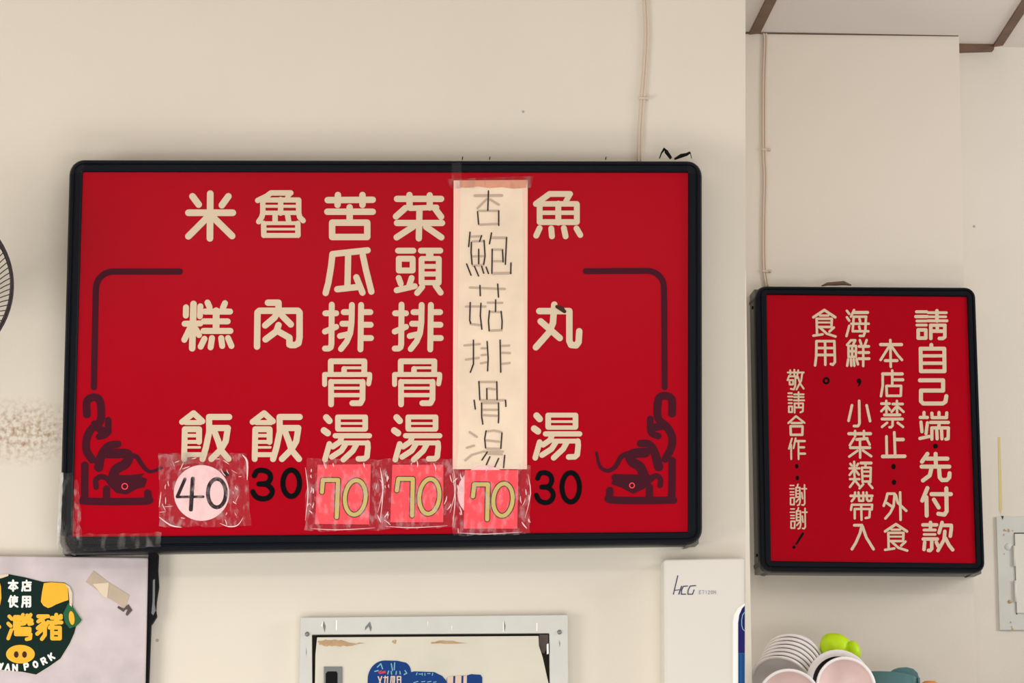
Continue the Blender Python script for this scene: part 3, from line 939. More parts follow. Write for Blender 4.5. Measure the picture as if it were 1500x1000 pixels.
t = thing('dust_clump', W(1226, 419, YF2 + 0.03), 'brown dusty clump lying on top of the small red notice box', 'dust clump')
mb = MB()
mb.tube(Wp([(1203, 418.5), (1212, 416), (1224, 415), (1236, 414.6), (1247, 417.5)], YF2 + 0.03), [0.001, 0.0034, 0.0042, 0.0046, 0.0014], 7)
o = mb.build('clump', M['wood'], t, True)
for v in o.data.vertices:
    v.co += Vector((0, 0.4, 1)) * 0.0018 * noise.noise(v.co * 140)

# ------------------------------------------------------------------ surface cables
def cable(label, path, ywall, off, r, clips, name='power_cable'):
    y = ywall - r
    t = thing(name, W(path[-1][0], path[-1][1], ywall), label, 'cable', 'white cables on the walls')
    P = smooth_path(path, 5)
    for s in (-1, 1):
        mb = MB()
        mb.tube([W(a + s * off, b, y) for a, b in P], r, 8)
        mb.build('cable_core', M['cable'], t, smooth=True)
    for (px, py) in clips:
        mb = MB()
        c = W(px, py, y - r)
        mb.box((c.x - 0.008, c.y - 0.002, c.z - 0.0025), (c.x + 0.007, ywall, c.z + 0.0025))
        mb.lathe([(0.0, -0.006), (0.003, -0.006), (0.003, 0.004)], Vector((c.x + 0.009, ywall - 0.003, c.z)), (0, 1, 0), 10)
        mb.build('cable_clip', M['bezel'] if False else M['cable'], t)
    return t


cable('beige flat cable running down the left wall to the wide red menu', [(944, -40), (946, 10), (947.5, 50), (945, 100), (941.5, 145), (938.5, 190), (937, 240)], Y_LEFT, 2.0, 0.0030, [(942, 144)])
cable('beige thin cable running down the pillar to the small red notice', [(1120, 49), (1121.5, 60), (1119.5, 120), (1119.5, 220), (1121, 260), (1119.5, 330), (1120, 390), (1124, 420)], Y_PIL, 1.7, 0.0026, [(1121.5, 219), (1122.5, 397)])

# ------------------------------------------------------------------ wall fan at the left edge
YFAN = 4.86
fc = W(-109, 420, YFAN)
fan = thing('wall_fan', Vector((fc.x, Y_LEFT, fc.z)), 'wall fan with dark wire guard at the left edge beside the wide red menu', 'fan')
R = (W(19, 420, YFAN) - fc).x
mb = MB()
for rr, dy, th in ((R, 0.0, 0.0022), (R * 0.985, -0.012, 0.0016), (R * 0.97, 0.014, 0.0016), (0.045, -0.055, 0.002)):
    mb.tube([fc + Vector((rr * math.cos(a), dy, rr * math.sin(a))) for a in [2 * math.pi * k / 72 for k in range(72)]], th, 5, closed=True)
for k in range(96):
    a0 = 2 * math.pi * k / 96
    pts = []
    for j in range(9):
        t_ = j / 8
        rr = 0.045 + (R - 0.045) * t_
        a = a0 - 0.9 * (1 - t_) ** 1.2
        pts.append(fc + Vector((rr * math.cos(a), -0.055 * math.cos(t_ * math.pi / 2) ** 0.7 if t_ < 1 else 0, rr * math.sin(a))))
    mb.tube(pts, 0.0009, 4, caps=False)
    if k % 2 == 0:
        mb.tube([fc + Vector((R * .985 * math.cos(a0), -0.012, R * .985 * math.sin(a0))), fc + Vector((R * math.cos(a0 + .03), 0, R * math.sin(a0 + .03))), fc + Vector((R * .97 * math.cos(a0 + .06), .014, R * .97 * math.sin(a0 + .06)))], 0.0012, 4, caps=False)
mb.build('guard', M['fan_wire'], fan)
mb = MB(); mb.lathe([(0, -0.062), (0.03, -0.062), (0.044, -0.052), (0.044, -0.048), (0, -0.048)], fc, (0, 1, 0), 24); mb.build('badge_cap', M['fan_body'], fan, True)
mb = MB(); mb.lathe([(0, -0.03), (0.026, -0.03), (0.03, 0.0), (0.055, 0.02), (0.055, 0.09), (0.04, 0.11), (0, 0.11)], fc, (0, 1, 0), 24); mb.build('motor', M['fan_body'], fan, True)
for b in range(4):
    mb = MB()
    a0 = b * math.pi / 2 + 0.4
    for j in range(6):
        rr = 0.028 + (R * 0.85 - 0.028) * j / 5
        wd = 0.25 + 0.45 * math.sin(math.pi * min(1, 0.25 + j / 6.5))
        for s in (-1, 0, 1):
            a = a0 + s * wd * 0.6
            mb.v.append(fc + Vector((rr * math.cos(a), -0.012 + 0.012 * s, rr * math.sin(a))))
    for j in range(5):
        for s in range(2):
            q = j * 3 + s
            mb.f.append((q, q + 1, q + 4, q + 3))
    mb.build('blade', M['fan_body'], fan, True)
mb = MB()
mb.box((fc.x - 0.02, YFAN + 0.1, fc.z - 0.03), (fc.x + 0.02, Y_LEFT - 0.012, fc.z + 0.0))
mb.box((fc.x - 0.05, Y_LEFT - 0.015, fc.z - 0.08), (fc.x + 0.05, Y_LEFT, fc.z + 0.05))
mb.build('wall_bracket', M['fan_body'], fan)

# ------------------------------------------------------------------ lavender board, sticker, tape at lower left
YB = Y_LEFT - 0.03
cab = thing('metal_cabinet', Vector((W(80, 900, Y_LEFT).x, Y_LEFT, 0)), 'grey-lavender metal cabinet front under the left end of the wide red menu', 'cabinet')
tl, tr = W(-150, 811.5, YB), W(217, 816.5, YB)
br = W(213, 1000, YB)
xbr = br.x + (br.x - tr.x) * 0.2
mb = MB()
mb.prism([Vector((tl.x, YB, 0.0)), tl, tr, br, Vector((br.x, YB, 0.0))], 0.028)
bevel(mb.build('front', M['board'], cab), 0.003)
mb = MB()
mb.prism(Wp([(217.5, 808), (232, 812), (231, 835), (232.5, 858), (229, 880), (228, 893), (229.5, 902), (224, 911), (221, 915), (217.5, 1008), (213.4, 1008)], YB + 0.006), 0.022)
seal = mb.build('edge_seal', M['black'], cab)
mb = MB()
mb.poly(Wp([(224, 849), (227, 848), (227, 872), (226.5, 884), (228, 894), (224.5, 901), (221.8, 898), (223.5, 880)], YB + 0.0055))
mb.build('torn_gap', M['steel'], seal)
# tape scrap
YS = YB - 0.001
t = thing('tape_scrap', W(160, 890, YB), 'torn tan tape scrap stuck slanting on the lavender cabinet', 'tape')
mb = MB(); mb.prism(Wp([(137, 835.5), (125.3, 852), (160, 876), (183, 890.5), (189.5, 871.5), (160, 853)], YS), 0.001); mb.build('tape_strip', M['tan_tape'], t)
mb = MB(); mb.poly(Wp([(136, 855), (159.5, 853), (157, 876), (151, 873)], YS - 0.0006)); mb.build('torn_layer', M['tan_light'], t)
mb = MB(); mb.poly(Wp([(188, 884.5), (194, 893.5), (186, 902), (184, 899), (187, 892), (183, 893), (181, 896), (172, 890), (173, 887), (181, 891)], YS - 0.0003)); mb.build('glue_residue', M['residue'], t)

# ---- green pork sticker
t = thing('pork_sticker', W(29, 985, YB), 'dark green sticker with yellow pig snout and text on the lavender cabinet', 'sticker')
sx, sy, sc = 0.0, 830.0, 5.885


def S(pts):
    return [(sx + a / sc, sy + b / sc) for a, b in pts]


YK = YB - 0.0015
outline = [(-330, 190), (-300, 110), (-200, 90), (-40, 120), (70, 62), (110, 70), (215, 90), (370, 130), (440, 128), (555, 135), (600, 170), (622, 225), (615, 290), (632, 350), (704, 455), (690, 480), (655, 512), (640, 570), (600, 660), (520, 790), (420, 860), (310, 928), (200, 905), (0, 885), (-120, 870), (-250, 770), (-330, 600), (-370, 470), (-310, 350)]
mb = MB(); mb.prism(Wp(S([(a + 5, b + 8) for a, b in outline]), YB - 0.0007), 0.0006); mb.build('backing', M['sticker_back'], t)
mb = MB(); mb.prism(Wp(S(outline), YK), 0.0007); prn = mb.build('print', M['green'], t)
YK2 = YK - 0.0005
mb = MB(); mb.poly(Wp(S([(378, 140), (440, 132), (555, 140), (585, 180), (590, 285), (545, 300), (480, 325), (445, 345), (415, 355), (375, 335), (352, 300), (362, 220)]), YK2)); mb.build('pig_ear', M['yellow'], prn)
mb = MB(); mb.poly(Wp(S([(-40, 130), (-5, 125), (8, 170), (12, 270), (0, 330), (-60, 350), (-200, 300), (-260, 200), (-200, 120)]), YK2)); mb.build('pig_ear', M['yellow'], prn)
mb = MB(); mb.poly(Wp(S([(0, 70), (75, 60), (70, 78), (20, 95), (0, 100)]), YK2)); mb.build('torn_edge', M['tan_light'], prn)
mb = MB(); mb.poly(Wp(S([(555, 140), (600, 170), (622, 225), (620, 345), (600, 330), (595, 250), (588, 185)]), YK2 - 0.001)); mb.build('curled_edge', M['tan_light'], prn)
mb = MB(); mb.poly(Wp(S([(590, 310), (632, 350), (704, 455), (690, 480), (655, 512), (600, 530), (560, 480), (545, 400)]), YK2 - 0.0008)); mb.build('curled_edge', M['green_light'], prn)
mb = MB(); mb.poly(Wp(S(ell(618, 440, 24, 60, 24, tilt=-0.12)[:-1]), YK2 - 0.0013)); mb.build('yellow_patch', M['yellow'], prn)
mb = MB(); mb.poly(Wp(S(ell(176, 752, 124, 80, 40)[:-1]), YK2)); snout = mb.build('pig_snout', M['yellow'], prn)
for cx in (140, 211):
    mb = MB(); mb.poly(Wp(S(ell(cx, 755, 20, 28, 20)[:-1]), YK2 - 0.0005)); mb.build('nostril', M['outline'], prn)


def put(s, x, y, w, h, hw, m, src=(0, 0, 100, 100), yy=YK2):
    out = []
    for q, pts in parse(s, 0, 0, 1.0, hw):
        out.append((hw, [(sx + (x + (a - src[0]) / (src[2] - src[0]) * w) / sc, sy + (y + (b - src[1]) / (src[3] - src[1]) * h) / sc) for a, b in pts]))
    return glyph(out, yy, M[m], prn)


BEN = '5,25 95,25|50,2 50,98|45,30 8,72|55,30 95,72|28,78 72,78'
DIAN = '50,0 50,15|10,18 95,18|12,18 12,60 3,95|55,20 55,55|55,38 92,38|30,56 88,56 88,92 30,92 30,56'
SHI = '28,2 5,50|20,35 20,98|38,15 96,15|66,2 66,45 52,75 30,97|44,30 90,30 90,52 44,52 44,30|46,62 65,82 96,97'
YONG = '12,8 12,60 3,98|12,8 88,8 88,92 75,96|50,8 50,96|12,36 88,36|12,64 88,64'
put(BEN, 72, 115, 82, 92, 1.55, 'white_print')
put(DIAN, 188, 118, 82, 92, 1.4, 'white_print')
put(SHI, 72, 248, 82, 98, 1.35, 'white_print')
put(YONG, 188, 250, 82, 96, 1.5, 'white_print')
TAI = '40,2 15,42 85,38|62,22 92,48|20,60 82,60 82,96 20,96 20,60'
WAN = '8,8 18,18|4,36 14,46|16,62 4,94|30,10 46,10|26,20 50,20|30,28 46,28|30,36 46,36 46,46 30,46 30,36|62,2 55,16 66,24 56,38 68,36|92,2 84,16 96,24 86,38 98,36|78,4 80,30|72,14 84,14|72,24 84,24|28,56 88,56 88,66 34,66 34,78 92,78 90,94 76,97'
ZHU = '8,8 46,8|38,8 8,28|22,20 34,40 34,80 22,96|30,34 6,54|32,52 4,76|46,30 36,46|60,14 96,14|78,2 78,34|52,32 98,32|96,6 52,52|62,52 92,52 92,94 62,94 62,52|62,73 92,73'
put(TAI, -225, 405, 235, 235, 3.2, 'yellow')
put(WAN, 62, 408, 220, 222, 2.7, 'yellow')
put(ZHU, 312, 408, 222, 222, 2.9, 'yellow')
LET = {'T': '0,0 100,0|50,0 50,100', 'A': '0,100 50,0 100,100|20,65 80,65', 'I': '50,0 50,100', 'W': '0,0 25,100 50,20 75,100 100,0', 'N': '0,100 0,0 100,100 100,0', 'P': '0,100 0,0 80,0 95,25 80,52 0,52',
       'O': '50,0 15,15 0,50 15,85 50,100 85,85 100,50 85,15 50,0', 'R': '0,100 0,0 80,0 95,25 80,52 0,52|45,52 95,100', 'K': '0,0 0,100|90,0 0,58|35,42 95,100',
       'E': '90,0 0,0 0,100 90,100|0,50 75,50', 'C': '90,10 50,0 10,20 0,50 10,80 50,100 90,90', 'G': '90,10 50,0 10,20 0,50 10,80 50,100 92,92 92,55 55,55', 'H': '0,0 0,100|100,0 100,100|0,50 100,50',
       '7': '0,0 95,0 40,100', '1': '30,15 55,0 55,100', '2': '5,20 50,0 92,25 5,100 95,100', '0': '50,0 10,25 10,75 50,100 90,75 90,25 50,0', 'B': '0,0 0,100 85,98 95,75 80,52 0,50|80,50 90,25 75,0 0,0'}
# TAIWAN PORK along the lower rim
cxx, cyy, RR = 130.0, 300.0, 568.0
word = [('T', 118), ('A', 113), ('I', 109), ('W', 103), ('A', 96.5), ('N', 90), ('P', 80), ('O', 72), ('R', 64), ('K', 56.5)]
for ch, deg in word:
    a = math.radians(deg)
    bx, by = cxx + RR * math.cos(a), cyy + RR * math.sin(a)
    tx, ty = math.sin(a), -math.cos(a)       # reading direction
    ux, uy = math.cos(a), math.sin(a)        # downwards in the letter
    w, h = (34, 50) if ch != 'I' else (24, 50)
    out = []
    for q, pts in parse(LET[ch], 0, 0, 1.0, 1.4):
        out.append((q, [(sx + (bx + tx * (p - 50) / 100 * w + ux * (r - 50) / 100 * h) / sc, sy + (by + ty * (p - 50) / 100 * w + uy * (r - 50) / 100 * h) / sc) for p, r in pts]))
    glyph(out, YK2, M['white_print'], prn, 'letter')

# ------------------------------------------------------------------ electrical panel below the menu
YE = Y_LEFT - 0.022
pan = thing('electrical_panel', W(636, 1000, Y_LEFT), 'white painted wall panel box with ajar cream door below the wide red menu', 'electrical panel')
mb = MB()
O_ = Wp([(440.5, 904), (832, 900), (834, 1120), (436, 1120)], YE)
I_ = Wp([(457, 929), (805, 927), (806, 1090), (458, 1090)], YE)
mb.v = O_ + I_ + [p + Vector((0, 0.022, 0)) for p in O_] + [p + Vector((0, 0.022, 0)) for p in I_]
for i in range(4):
    j = (i + 1) % 4
    mb.f += [(i, j, 4 + j, 4 + i), (8 + i, 8 + j, j, i), (4 + i, 4 + j, 12 + j, 12 + i), (8 + j, 8 + i, 12 + i, 12 + j)]
bevel(mb.build('panel_frame', M['panel_paint'], pan), 0.0015)
mb = MB()
mb.poly([p + Vector((0, 0.0205, 0)) for p in I_])
mb.build('back_plate', M['gap'], pan)
mb = MB()
mb.prism(Wp([(462, 958), (464.5, 933), (789, 931), (789.5, 945), (795, 962), (803.5, 1000), (804, 1088), (460, 1088)], YE - 0.001), 0.016)
door = bevel(mb.build('panel_door', M['door_paint'], pan), 0.0012)
# bracket shapes in the dark corners
mb = MB()
mb.prism(Wp([(790, 929), (803, 929), (803, 945), (797, 957), (793, 955), (790, 944)], YE + 0.008), 0.008)
mb.build('hinge_plate', M['residue'], pan)
mb = MB()
mb.prism(Wp([(801, 943), (803.5, 942), (803.8, 957), (801.2, 958)], YE - 0.002), 0.008)
mb.build('hinge_pin', M['bezel'], pan)
for px, py in ((450, 928.5), (819.5, 925.5)):
    mb = MB(); mb.lathe([(0, -0.003), (0.0035, -0.003), (0.0045, 0)], W(px, py, YE), (0, 1, 0), 12); mb.build('screw', M['steel'], pan, True)
# peeling paint flecks on the frame
for pts in ([(474, 909), (477, 917), (475.5, 926), (473, 916)], [(542, 910), (544.5, 919), (543, 925), (540, 917), (534.5, 923), (535, 918)], [(738, 908), (740.5, 917), (739, 925)], [(448, 946), (449.2, 955), (448.6, 961)], [(819, 937), (820.6, 942), (819.6, 948)]):
    mb = MB(); mb.poly(Wp(pts, YE - 0.0006)); mb.build('paint_chip', M['steel'], pan)
for pts in ([(470, 916), (473.5, 908), (472.5, 918)], [(492, 908), (494, 908), (494, 924), (491.6, 922)], [(736.5, 912), (738, 908), (738.4, 925), (736.8, 925)], [(785.5, 912), (787.5, 912), (787.5, 924), (785.5, 924)], [(626, 910), (627.4, 910), (626.6, 918)], [(661, 917), (662.6, 916), (661.8, 924)]):
    mb = MB(); mb.poly(Wp(pts, YE - 0.0006)); mb.build('paint_chip', M['bezel'], pan)
rst = MB()
rj = random.Random(3)
for pts in ([(466, 939), (480, 936.5), (500, 938), (518, 941), (534, 942), (516, 944.5), (498, 946), (482, 946), (468, 944)], [(630, 939.5), (655, 938.5), (690, 941), (660, 942.5), (632, 942)], [(574, 938), (581, 937), (580, 943), (576, 942)]):
    pts = [q for i in range(len(pts)) for q in [((pts[i - 1][0] * (4 - k) + pts[i][0] * k) / 4 + rj.uniform(-1.2, 1.2), (pts[i - 1][1] * (4 - k) + pts[i][1] * k) / 4 + rj.uniform(-1.1, 1.1)) for k in range(4)]]
    rst.poly(Wp(pts, YE - 0.0016))
rst.build('rust_stain', M['rust'], door)
# latch
lt = MB(); lt.prism(Wp([(474, 976), (501.5, 976), (501.5, 1030), (474, 1030)], YE - 0.004), 0.003); latch = bevel(lt.build('latch', M['steel'], pan), 0.001)
lt = MB(); lt.poly(Wp([(477, 986), (480, 983), (493, 983), (494.5, 986), (494.5, 1028), (477, 1028)], YE - 0.0045)); lt.build('latch_slot', M['black'], latch)

YT = YE - 0.0022
t = thing('service_sticker', W(590, 1000, YE), 'blue cloud-shaped service sticker left on the white panel door', 'sticker', 'blue service stickers on the panel door')
mb = MB(); mb.prism(Wp([(538.5, 1040)] + ell(564, 995, 25.5, 28, 12, math.pi, 1.5 * math.pi) + [(582, 967.5)] + ell(588, 984, 14, 15.5, 8, 1.6 * math.pi, 2 * math.pi)[1:] + [(607, 983), (636, 984), (648, 990), (654, 997), (655, 1040)], YT), 0.0006)
bs = mb.build('print', M['blue'], t)
glyph(parse('180,290 220,250 240,310|340,250 355,330|380,240 375,320|150,340 190,330|310,335 300,370|340,340 345,375|400,340 395,375|440,340 445,370|500,330 520,360 490,375', 530, 940, 7.895, 0.8), YT - 0.0004, M['teal_print'], bs, 'small_print')
glyph(parse('195,350 225,335|240,345 270,340|205,362 270,352', 530, 940, 7.895, 0.9), YT - 0.0004, M['red_print'], bs, 'small_print')
glyph(parse('190,400 215,470|230,400 205,470|255,410 290,410|272,395 265,470|300,400 295,470|340,400 380,400 375,470|340,400 335,470|360,400 358,470|410,400 450,400 450,470|410,400 412,470|415,435 450,435', 530, 940, 7.895, 0.9), YT - 0.0004, M['tan_print'], bs, 'small_print')
glyph(parse('630,380 640,355|660,370 690,370|700,360 700,385|730,360 730,385|760,365 790,365|820,360 815,385|600,470 650,455|690,460 730,455|760,462 800,455|830,465 860,460', 530, 940, 7.895, 0.6), YT - 0.0004, M['teal_print'], bs, 'small_print')
t = thing('service_sticker', W(680, 1000, YE), 'torn service sticker with tan blocks and blue end, right on the panel door', 'sticker', 'blue service stickers on the panel door')
mb = MB(); mb.prism(Wp([(654.5, 992), (662, 990), (684, 989), (690, 987), (704, 988), (706.5, 992), (706, 1040), (655, 1040)], YT), 0.0006)
b2 = mb.build('print', M['blue'], t)
for q in ([(655, 991), (664, 989.5), (663, 1030), (656, 1030)], [(667, 989.5), (676, 989.5), (675, 1030), (666, 1030)], [(679, 989.5), (684, 989), (683, 1030), (678, 1030)]):
    mb = MB(); mb.poly(Wp(q, YT - 0.0004)); mb.build('tan_block', M['tan_print'], b2)

# ------------------------------------------------------------------ water heater
YH = Y_LEFT - 0.06
ht = thing('water_heater', W(1032, 1000, Y_LEFT), 'white water heater casing with blue side window at the end of the left wall', 'water heater')
q = rounded([(972.5, 818.5), (1091.4, 817), (1091.4, 1250), (975, 1250)], 4, 5)
mb = MB()
loop = q[0] + [(1091.4, 817)] + [(1091.4, 1250)] + [(975, 1250)]
mb.prism(Wp(loop, YH), 0.06)
body = bevel(mb.build('casing', M['heater'], ht), 0.006, 3)
mb = MB()
mb.prism(Wp([(1074, 1200), (1074, 912), (1075.5, 900), (1081, 890.5), (1091, 883), (1091, 1200)], YH - 0.002), 0.003)
mb.build('window_bezel', M['bezel'], ht)
mb = MB()
mb.poly(Wp([(1081.3, 956), (1081.3, 912), (1083, 900), (1087, 891), (1091, 886.5), (1091, 956)], YH - 0.0026))
win = mb.build('display_window', M['navy_panel'], ht)
glyph([(0.6, [(1091, 896), (1088, 900), (1086.5, 907), (1086.5, 915), (1088, 921), (1091, 924)])], YH - 0.003, M['teal_print'], win, 'print_arc')
mb = MB(); mb.poly(Wp([(1081.3, 956), (1091, 956), (1091, 1200), (1081.3, 1200)], YH - 0.0026)); w2 = mb.build('display_strip', M['blue_panel'], ht)
for x in (1083.2, 1086.6, 1089.2):
    mb = MB(); mb.poly(Wp([(x, 957), (x + 0.9, 957), (x + 0.9, 1200), (x, 1200)], YH - 0.003)); mb.build('dark_line', M['navy_panel'], w2)
glyph(parse('@0.7 264,215 232,350|@0.55 242,322 275,318|@0.8 292,292 272,350', 940, 800, 5, 0.7), YH - 0.0008, M['logo'], body, 'letter')
glyph(parse('335,290 305,292 292,320 290,350 322,350', 940, 800, 5, 0.7), YH - 0.0008, M['logo'], body, 'letter')
glyph(parse('395,287 355,290 340,320 338,350 372,350 384,318', 940, 800, 5, 0.7), YH - 0.0008, M['logo'], body, 'letter')
for i, ch in enumerate('E7120H'):
    x = 1024.2 + i * 4.3
    glyph([(0.36, [(x + p / 100 * 2.8, 864.6 + r / 100 * 5.0) for p, r in pts]) for _, pts in parse(LET[ch], 0, 0, 1, 1)], YH - 0.0008, M['logo_pale'], body, 'small_letter')

# ------------------------------------------------------------------ access panel on the recessed wall
YA = Y_BACK - 0.006
ap = thing('access_panel', W(1495, 922, Y_BACK), 'flat white access panel with hinged door on the recessed right wall', 'access panel')
mb = MB(); mb.prism(Wp([(1459.5, 756), (1560, 757), (1564, 922.5), (1464.5, 922.5)], YA), 0.006); bevel(mb.build('plate', M['panel_paint'], ap), 0.001)
mb = MB(); mb.prism(Wp([(1486.5, 781.5), (1540, 781), (1543, 899), (1489.5, 897.5)], YA - 0.004), 0.0042); bevel(mb.build('panel_door', M['heater'], ap), 0.001)
mb = MB(); mb.prism(Wp([(1485.6, 780), (1542, 779.6), (1542, 782), (1487.5, 782), (1490.2, 899.5), (1488.8, 899.5)], YA - 0.0012), 0.0012); mb.build('door_gap', M['gap'], ap)
for x, y0, y1 in ((1485.6, 799, 829), (1487, 850, 881)):
    mb = MB(); mb.tube(Wp([(x, y0), (x + 0.7, y1)], YA - 0.004), 0.0026, 8); mb.build('hinge', M['heater'], ap, True)
mb = MB(); mb.lathe([(0, -0.003), (0.0045, -0.003), (0.0075, -0.001), (0.008, 0.0)], W(1477, 800.5, YA), (0, 1, 0), 20); mb.build('screw', M['panel_paint'], ap, True)
mb = MB(); mb.lathe([(0, -0.002), (0.0035, -0.002), (0.004, 0.0)], W(1479, 881, YA), (0, 1, 0), 14); mb.build('screw', M['rust'], ap, True)
rs = MB()
for (x, y, r) in ((1471, 776, 1.4), (1473.5, 777, 1), (1477.5, 777, 1.6), (1470.5, 783, 1), (1483, 777, .8), (1471, 811, .8), (1480.5, 911, .9), (1482, 918, .9), (1483, 921.5, 1.6), (1477, 775, .8)):
    rs.poly(Wp(ell(x, y, r, r * 1.4, 10)[:-1], YA - 0.0006))
rs.build('rust_spot', M['rust'], ap)
mb = MB(); mb.poly(Wp([(1466.5, 755.5), (1470.5, 755.5), (1468.8, 761)], YA - 0.0006)); mb.build('chip', M['gap'], ap)

# ------------------------------------------------------------------ bowls and kitchenware in front of the pillar
PXM = 5.3 / FPX


def bowl(center, axis, r, label, group, inner='bowl', rim='bowl', depth=0.72, lip=0.0024):
    """center: rim centre; axis: opening direction"""
    axis = Vector(axis).normalized()
    t = thing('bowl', Vector(center) - axis * r * depth, label, 'bowl', group)
    d = r * depth
    outer = [(r * math.sin(a), -d * math.cos(a)) for a in [math.pi / 2 * k / 12 for k in range(4, 13)]]
    mb = MB()
    foot = [(0.0, -d * 0.93), (r * 0.30, -d * 0.93), (r * 0.34, -d * 1.05), (r * 0.40, -d * 1.05), (r * 0.45, -d * 0.90)]
    mb.lathe(foot + outer[1:] + [(r + 0.0014, -0.0030), (r + 0.0030, -0.0022), (r + 0.0034, 0.0004), (r + 0.0022, 0.0018), (r - lip * 0.5, 0.0016), (r - lip, 0.0)], center, axis, 48)
    mb.build('shell', M[rim], t, True)
    mb = MB()
    ri = r - lip
    di = d - lip
    mb.lathe([(ri, 0.0)] + [(ri * math.sin(a), -di * math.cos(a)) for a in [math.pi / 2 * k / 12 for k in range(11, -1, -1)]], center, axis, 48)
    mb.build('interior', M[inner], t, True)
    return t


def kp(px, py, y):
    return W(px, py, y)


ax = Vector((-0.40, -0.74, -0.54)).normalized()
c0 = kp(1163, 970, 5.43)
labs = ['white bowl, rearmost and highest of the tilted nested stack', 'white bowl, second from the back of the tilted nested stack', 'white bowl, third from the back of the tilted nested stack',
        'white bowl, fourth from the back of the tilted nested stack', 'white bowl, fifth from the back of the tilted nested stack', 'white bowl, sixth from the back of the tilted nested stack', 'white bowl, frontmost of the tilted nested stack']
for k in range(7):
    bowl(c0 + ax * (0.0150 * k), ax, 46 * PXM, labs[k], 'nested white bowls')
bowl(kp(1124, 1004, 5.52), (-0.3, -0.9, -0.2), 30 * PXM, 'small white bowl behind the left side of the nested stack', 'small white bowls')
bowl(kp(1156, 1026, 5.20), (-0.12, -0.96, 0.10), 44 * PXM, 'white bowl with pink shade painted inside, below the nested stack', 'blush lined bowls', 'bowl_pink_shade')
bowl(kp(1239.5, 1006, 5.22), (0.06, -0.97, 0.10), 42 * PXM, 'white bowl with pink shade painted inside, in front of the lime sponge', 'blush lined bowls', 'bowl_pink_shade')
bowl(kp(1228, 999, 5.31), (-0.02, -0.97, 0.0), 45.5 * PXM, 'white bowl with black inside, behind the right pink-shaded bowl', 'blush lined bowls', 'bowl_black', lip=0.010)

# lime green lumpy sponge
t = thing('sponge', kp(1230, 958, 5.40), 'lime green rounded sponge resting on top of the black lined bowl', 'sponge')
bm = bmesh.new()
bmesh.ops.create_icosphere(bm, subdivisions=4, radius=1.0)
cS = kp(1227, 952, 5.40)
for v in bm.verts:
    p = v.co.copy()
    p *= 1 + 0.07 * noise.noise(p * 1.7 + Vector((4, 2, 1)))
    v.co = cS + Vector((p.x * 27 * PXM - 0.004 * p.z, p.y * 0.03, p.z * 26 * PXM + p.x * -0.004))
me = bpy.data.meshes.new('sponge_body'); bm.to_mesh(me); bm.free()
for p in me.polygons:
    p.use_smooth = True
me.materials.append(M['lime'])
o = bpy.data.objects.new('sponge_body', me); COL.objects.link(o); o.parent = t; o.matrix_parent_inverse = Matrix.Translation(-Vector(t.location))
bm = bmesh.new()
bmesh.ops.create_icosphere(bm, subdivisions=3, radius=1.0)
cS = kp(1251, 953, 5.38)
for v in bm.verts:
    p = v.co.copy()
    v.co = cS + Vector((p.x * 10 * PXM, p.y * 0.02, p.z * 15 * PXM - p.x * 0.005))
me = bpy.data.meshes.new('sponge_lobe'); bm.to_mesh(me); bm.free()
for p in me.polygons:
    p.use_smooth = True
me.materials.append(M['lime'])
o = bpy.data.objects.new('sponge_lobe', me); COL.objects.link(o); o.parent = t; o.matrix_parent_inverse = Matrix.Translation(-Vector(t.location))

# teal tub with a raised rounded lug at the back
YTB = 5.34
t = thing('tub', kp(1310, 1040, YTB), 'teal plastic tub with rounded raised lug to the right of the bowls', 'tub')
mb = MB()
rim = [(1272, 981.5), (1290, 982), (1307, 983), (1325, 985.5), (1340, 989), (1346, 992)]
low = [(1276, 1084), (1290, 1084), (1307, 1084), (1325, 1084), (1340, 1084), (1345, 1084)]
depth = [0.03, 0.012, 0.004, 0.0, 0.006, 0.022]
k = 0
for (a, b), (c, d), dy in zip(rim, low, depth):
    mb.v += [W(a, b, YTB) + Vector((0, dy, 0)), W(c, d, YTB) + Vector((0, dy, 0)), W(a, b, YTB) + Vector((0, dy + 0.004, 0)), W(c, d, YTB) + Vector((0, dy + 0.004, 0))]
for i in range(5):
    q = i * 4
    mb.f += [(q, q + 4, q + 5, q + 1), (q + 2, q + 3, q + 7, q + 6), (q, q + 2, q + 6, q + 4)]
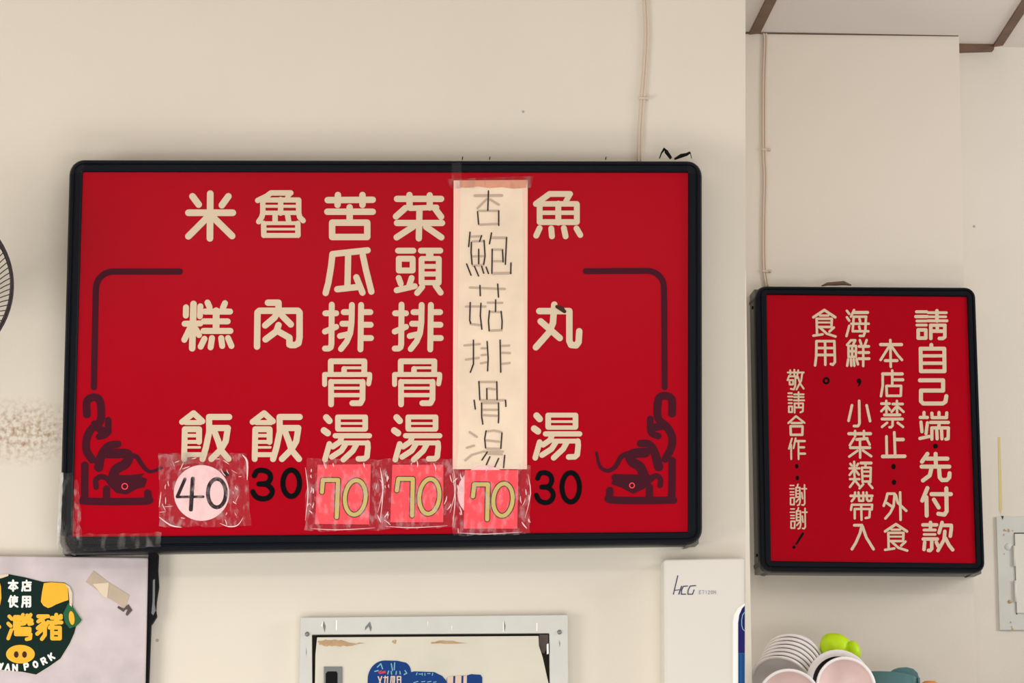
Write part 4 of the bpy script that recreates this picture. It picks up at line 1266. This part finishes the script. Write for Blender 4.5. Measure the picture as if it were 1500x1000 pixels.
mb.build('front_wall', M['teal'], t, True)
mb = MB()
mb.prism(Wp([(1276, 1084), (1276, 984), (1304, 984), (1308, 980.5), (1316, 977.6), (1328, 976.6), (1338, 979), (1344.5, 985), (1347, 994), (1347, 1084)], YTB + 0.06), 0.004)
bevel(mb.build('back_wall', M['teal'], t), 0.0012)
mb = MB()
for (a, b) in (((1272, 981.5), (1272, 1084)), ((1346.5, 992), (1346.5, 1084))):
    p, q = W(a[0], a[1], YTB + 0.02), W(b[0], b[1], YTB + 0.02)
    mb.box((p.x - 0.002, YTB + 0.022, q.z), (p.x + 0.002, YTB + 0.062, p.z))
mb.build('side_wall', M['teal'], t)
mb = MB()
p, q = W(1276, 1084, YTB), W(1346, 1084, YTB)
mb.box((p.x, YTB + 0.004, p.z), (q.x, YTB + 0.06, p.z + 0.004))
mb.build('bottom', M['teal'], t)
# orange scoop end peeping in
t = thing('scoop', kp(1363, 1084, YTB), 'orange scoop end just showing beside the teal tub', 'scoop')
mb = MB(); mb.lathe([(0, 0.006), (0.011, 0.005), (0.017, 0.0), (0.019, -0.01), (0.017, -0.06), (0, -0.06)], kp(1362, 1001, 5.36), (0, 0, 1), 20); mb.build('scoop_head', M['orange'], t, True)

# steel shelf that carries the kitchenware, below the picture
z_sh = kp(1276, 1084, YTB).z
sh = thing('steel_shelf', Vector((1.05, Y_PIL, z_sh - 0.02)), 'steel wall shelf under the bowls and the teal tub', 'shelf')
mb = MB(); mb.box((0.78, 5.08, z_sh - 0.02), (1.45, Y_PIL, z_sh)); bevel(mb.build('shelf_board', M['shelf'], sh), 0.002)
for x in (0.85, 1.25):
    mb = MB(); mb.prism([Vector((x, 5.15, z_sh - 0.02)), Vector((x, Y_PIL, z_sh - 0.02)), Vector((x, Y_PIL, z_sh - 0.2))], 0.0)
    mb = MB(); mb.tube([Vector((x, 5.15, z_sh - 0.022)), Vector((x, Y_PIL - 0.005, z_sh - 0.2))], 0.006, 8); mb.build('bracket', M['shelf'], sh)
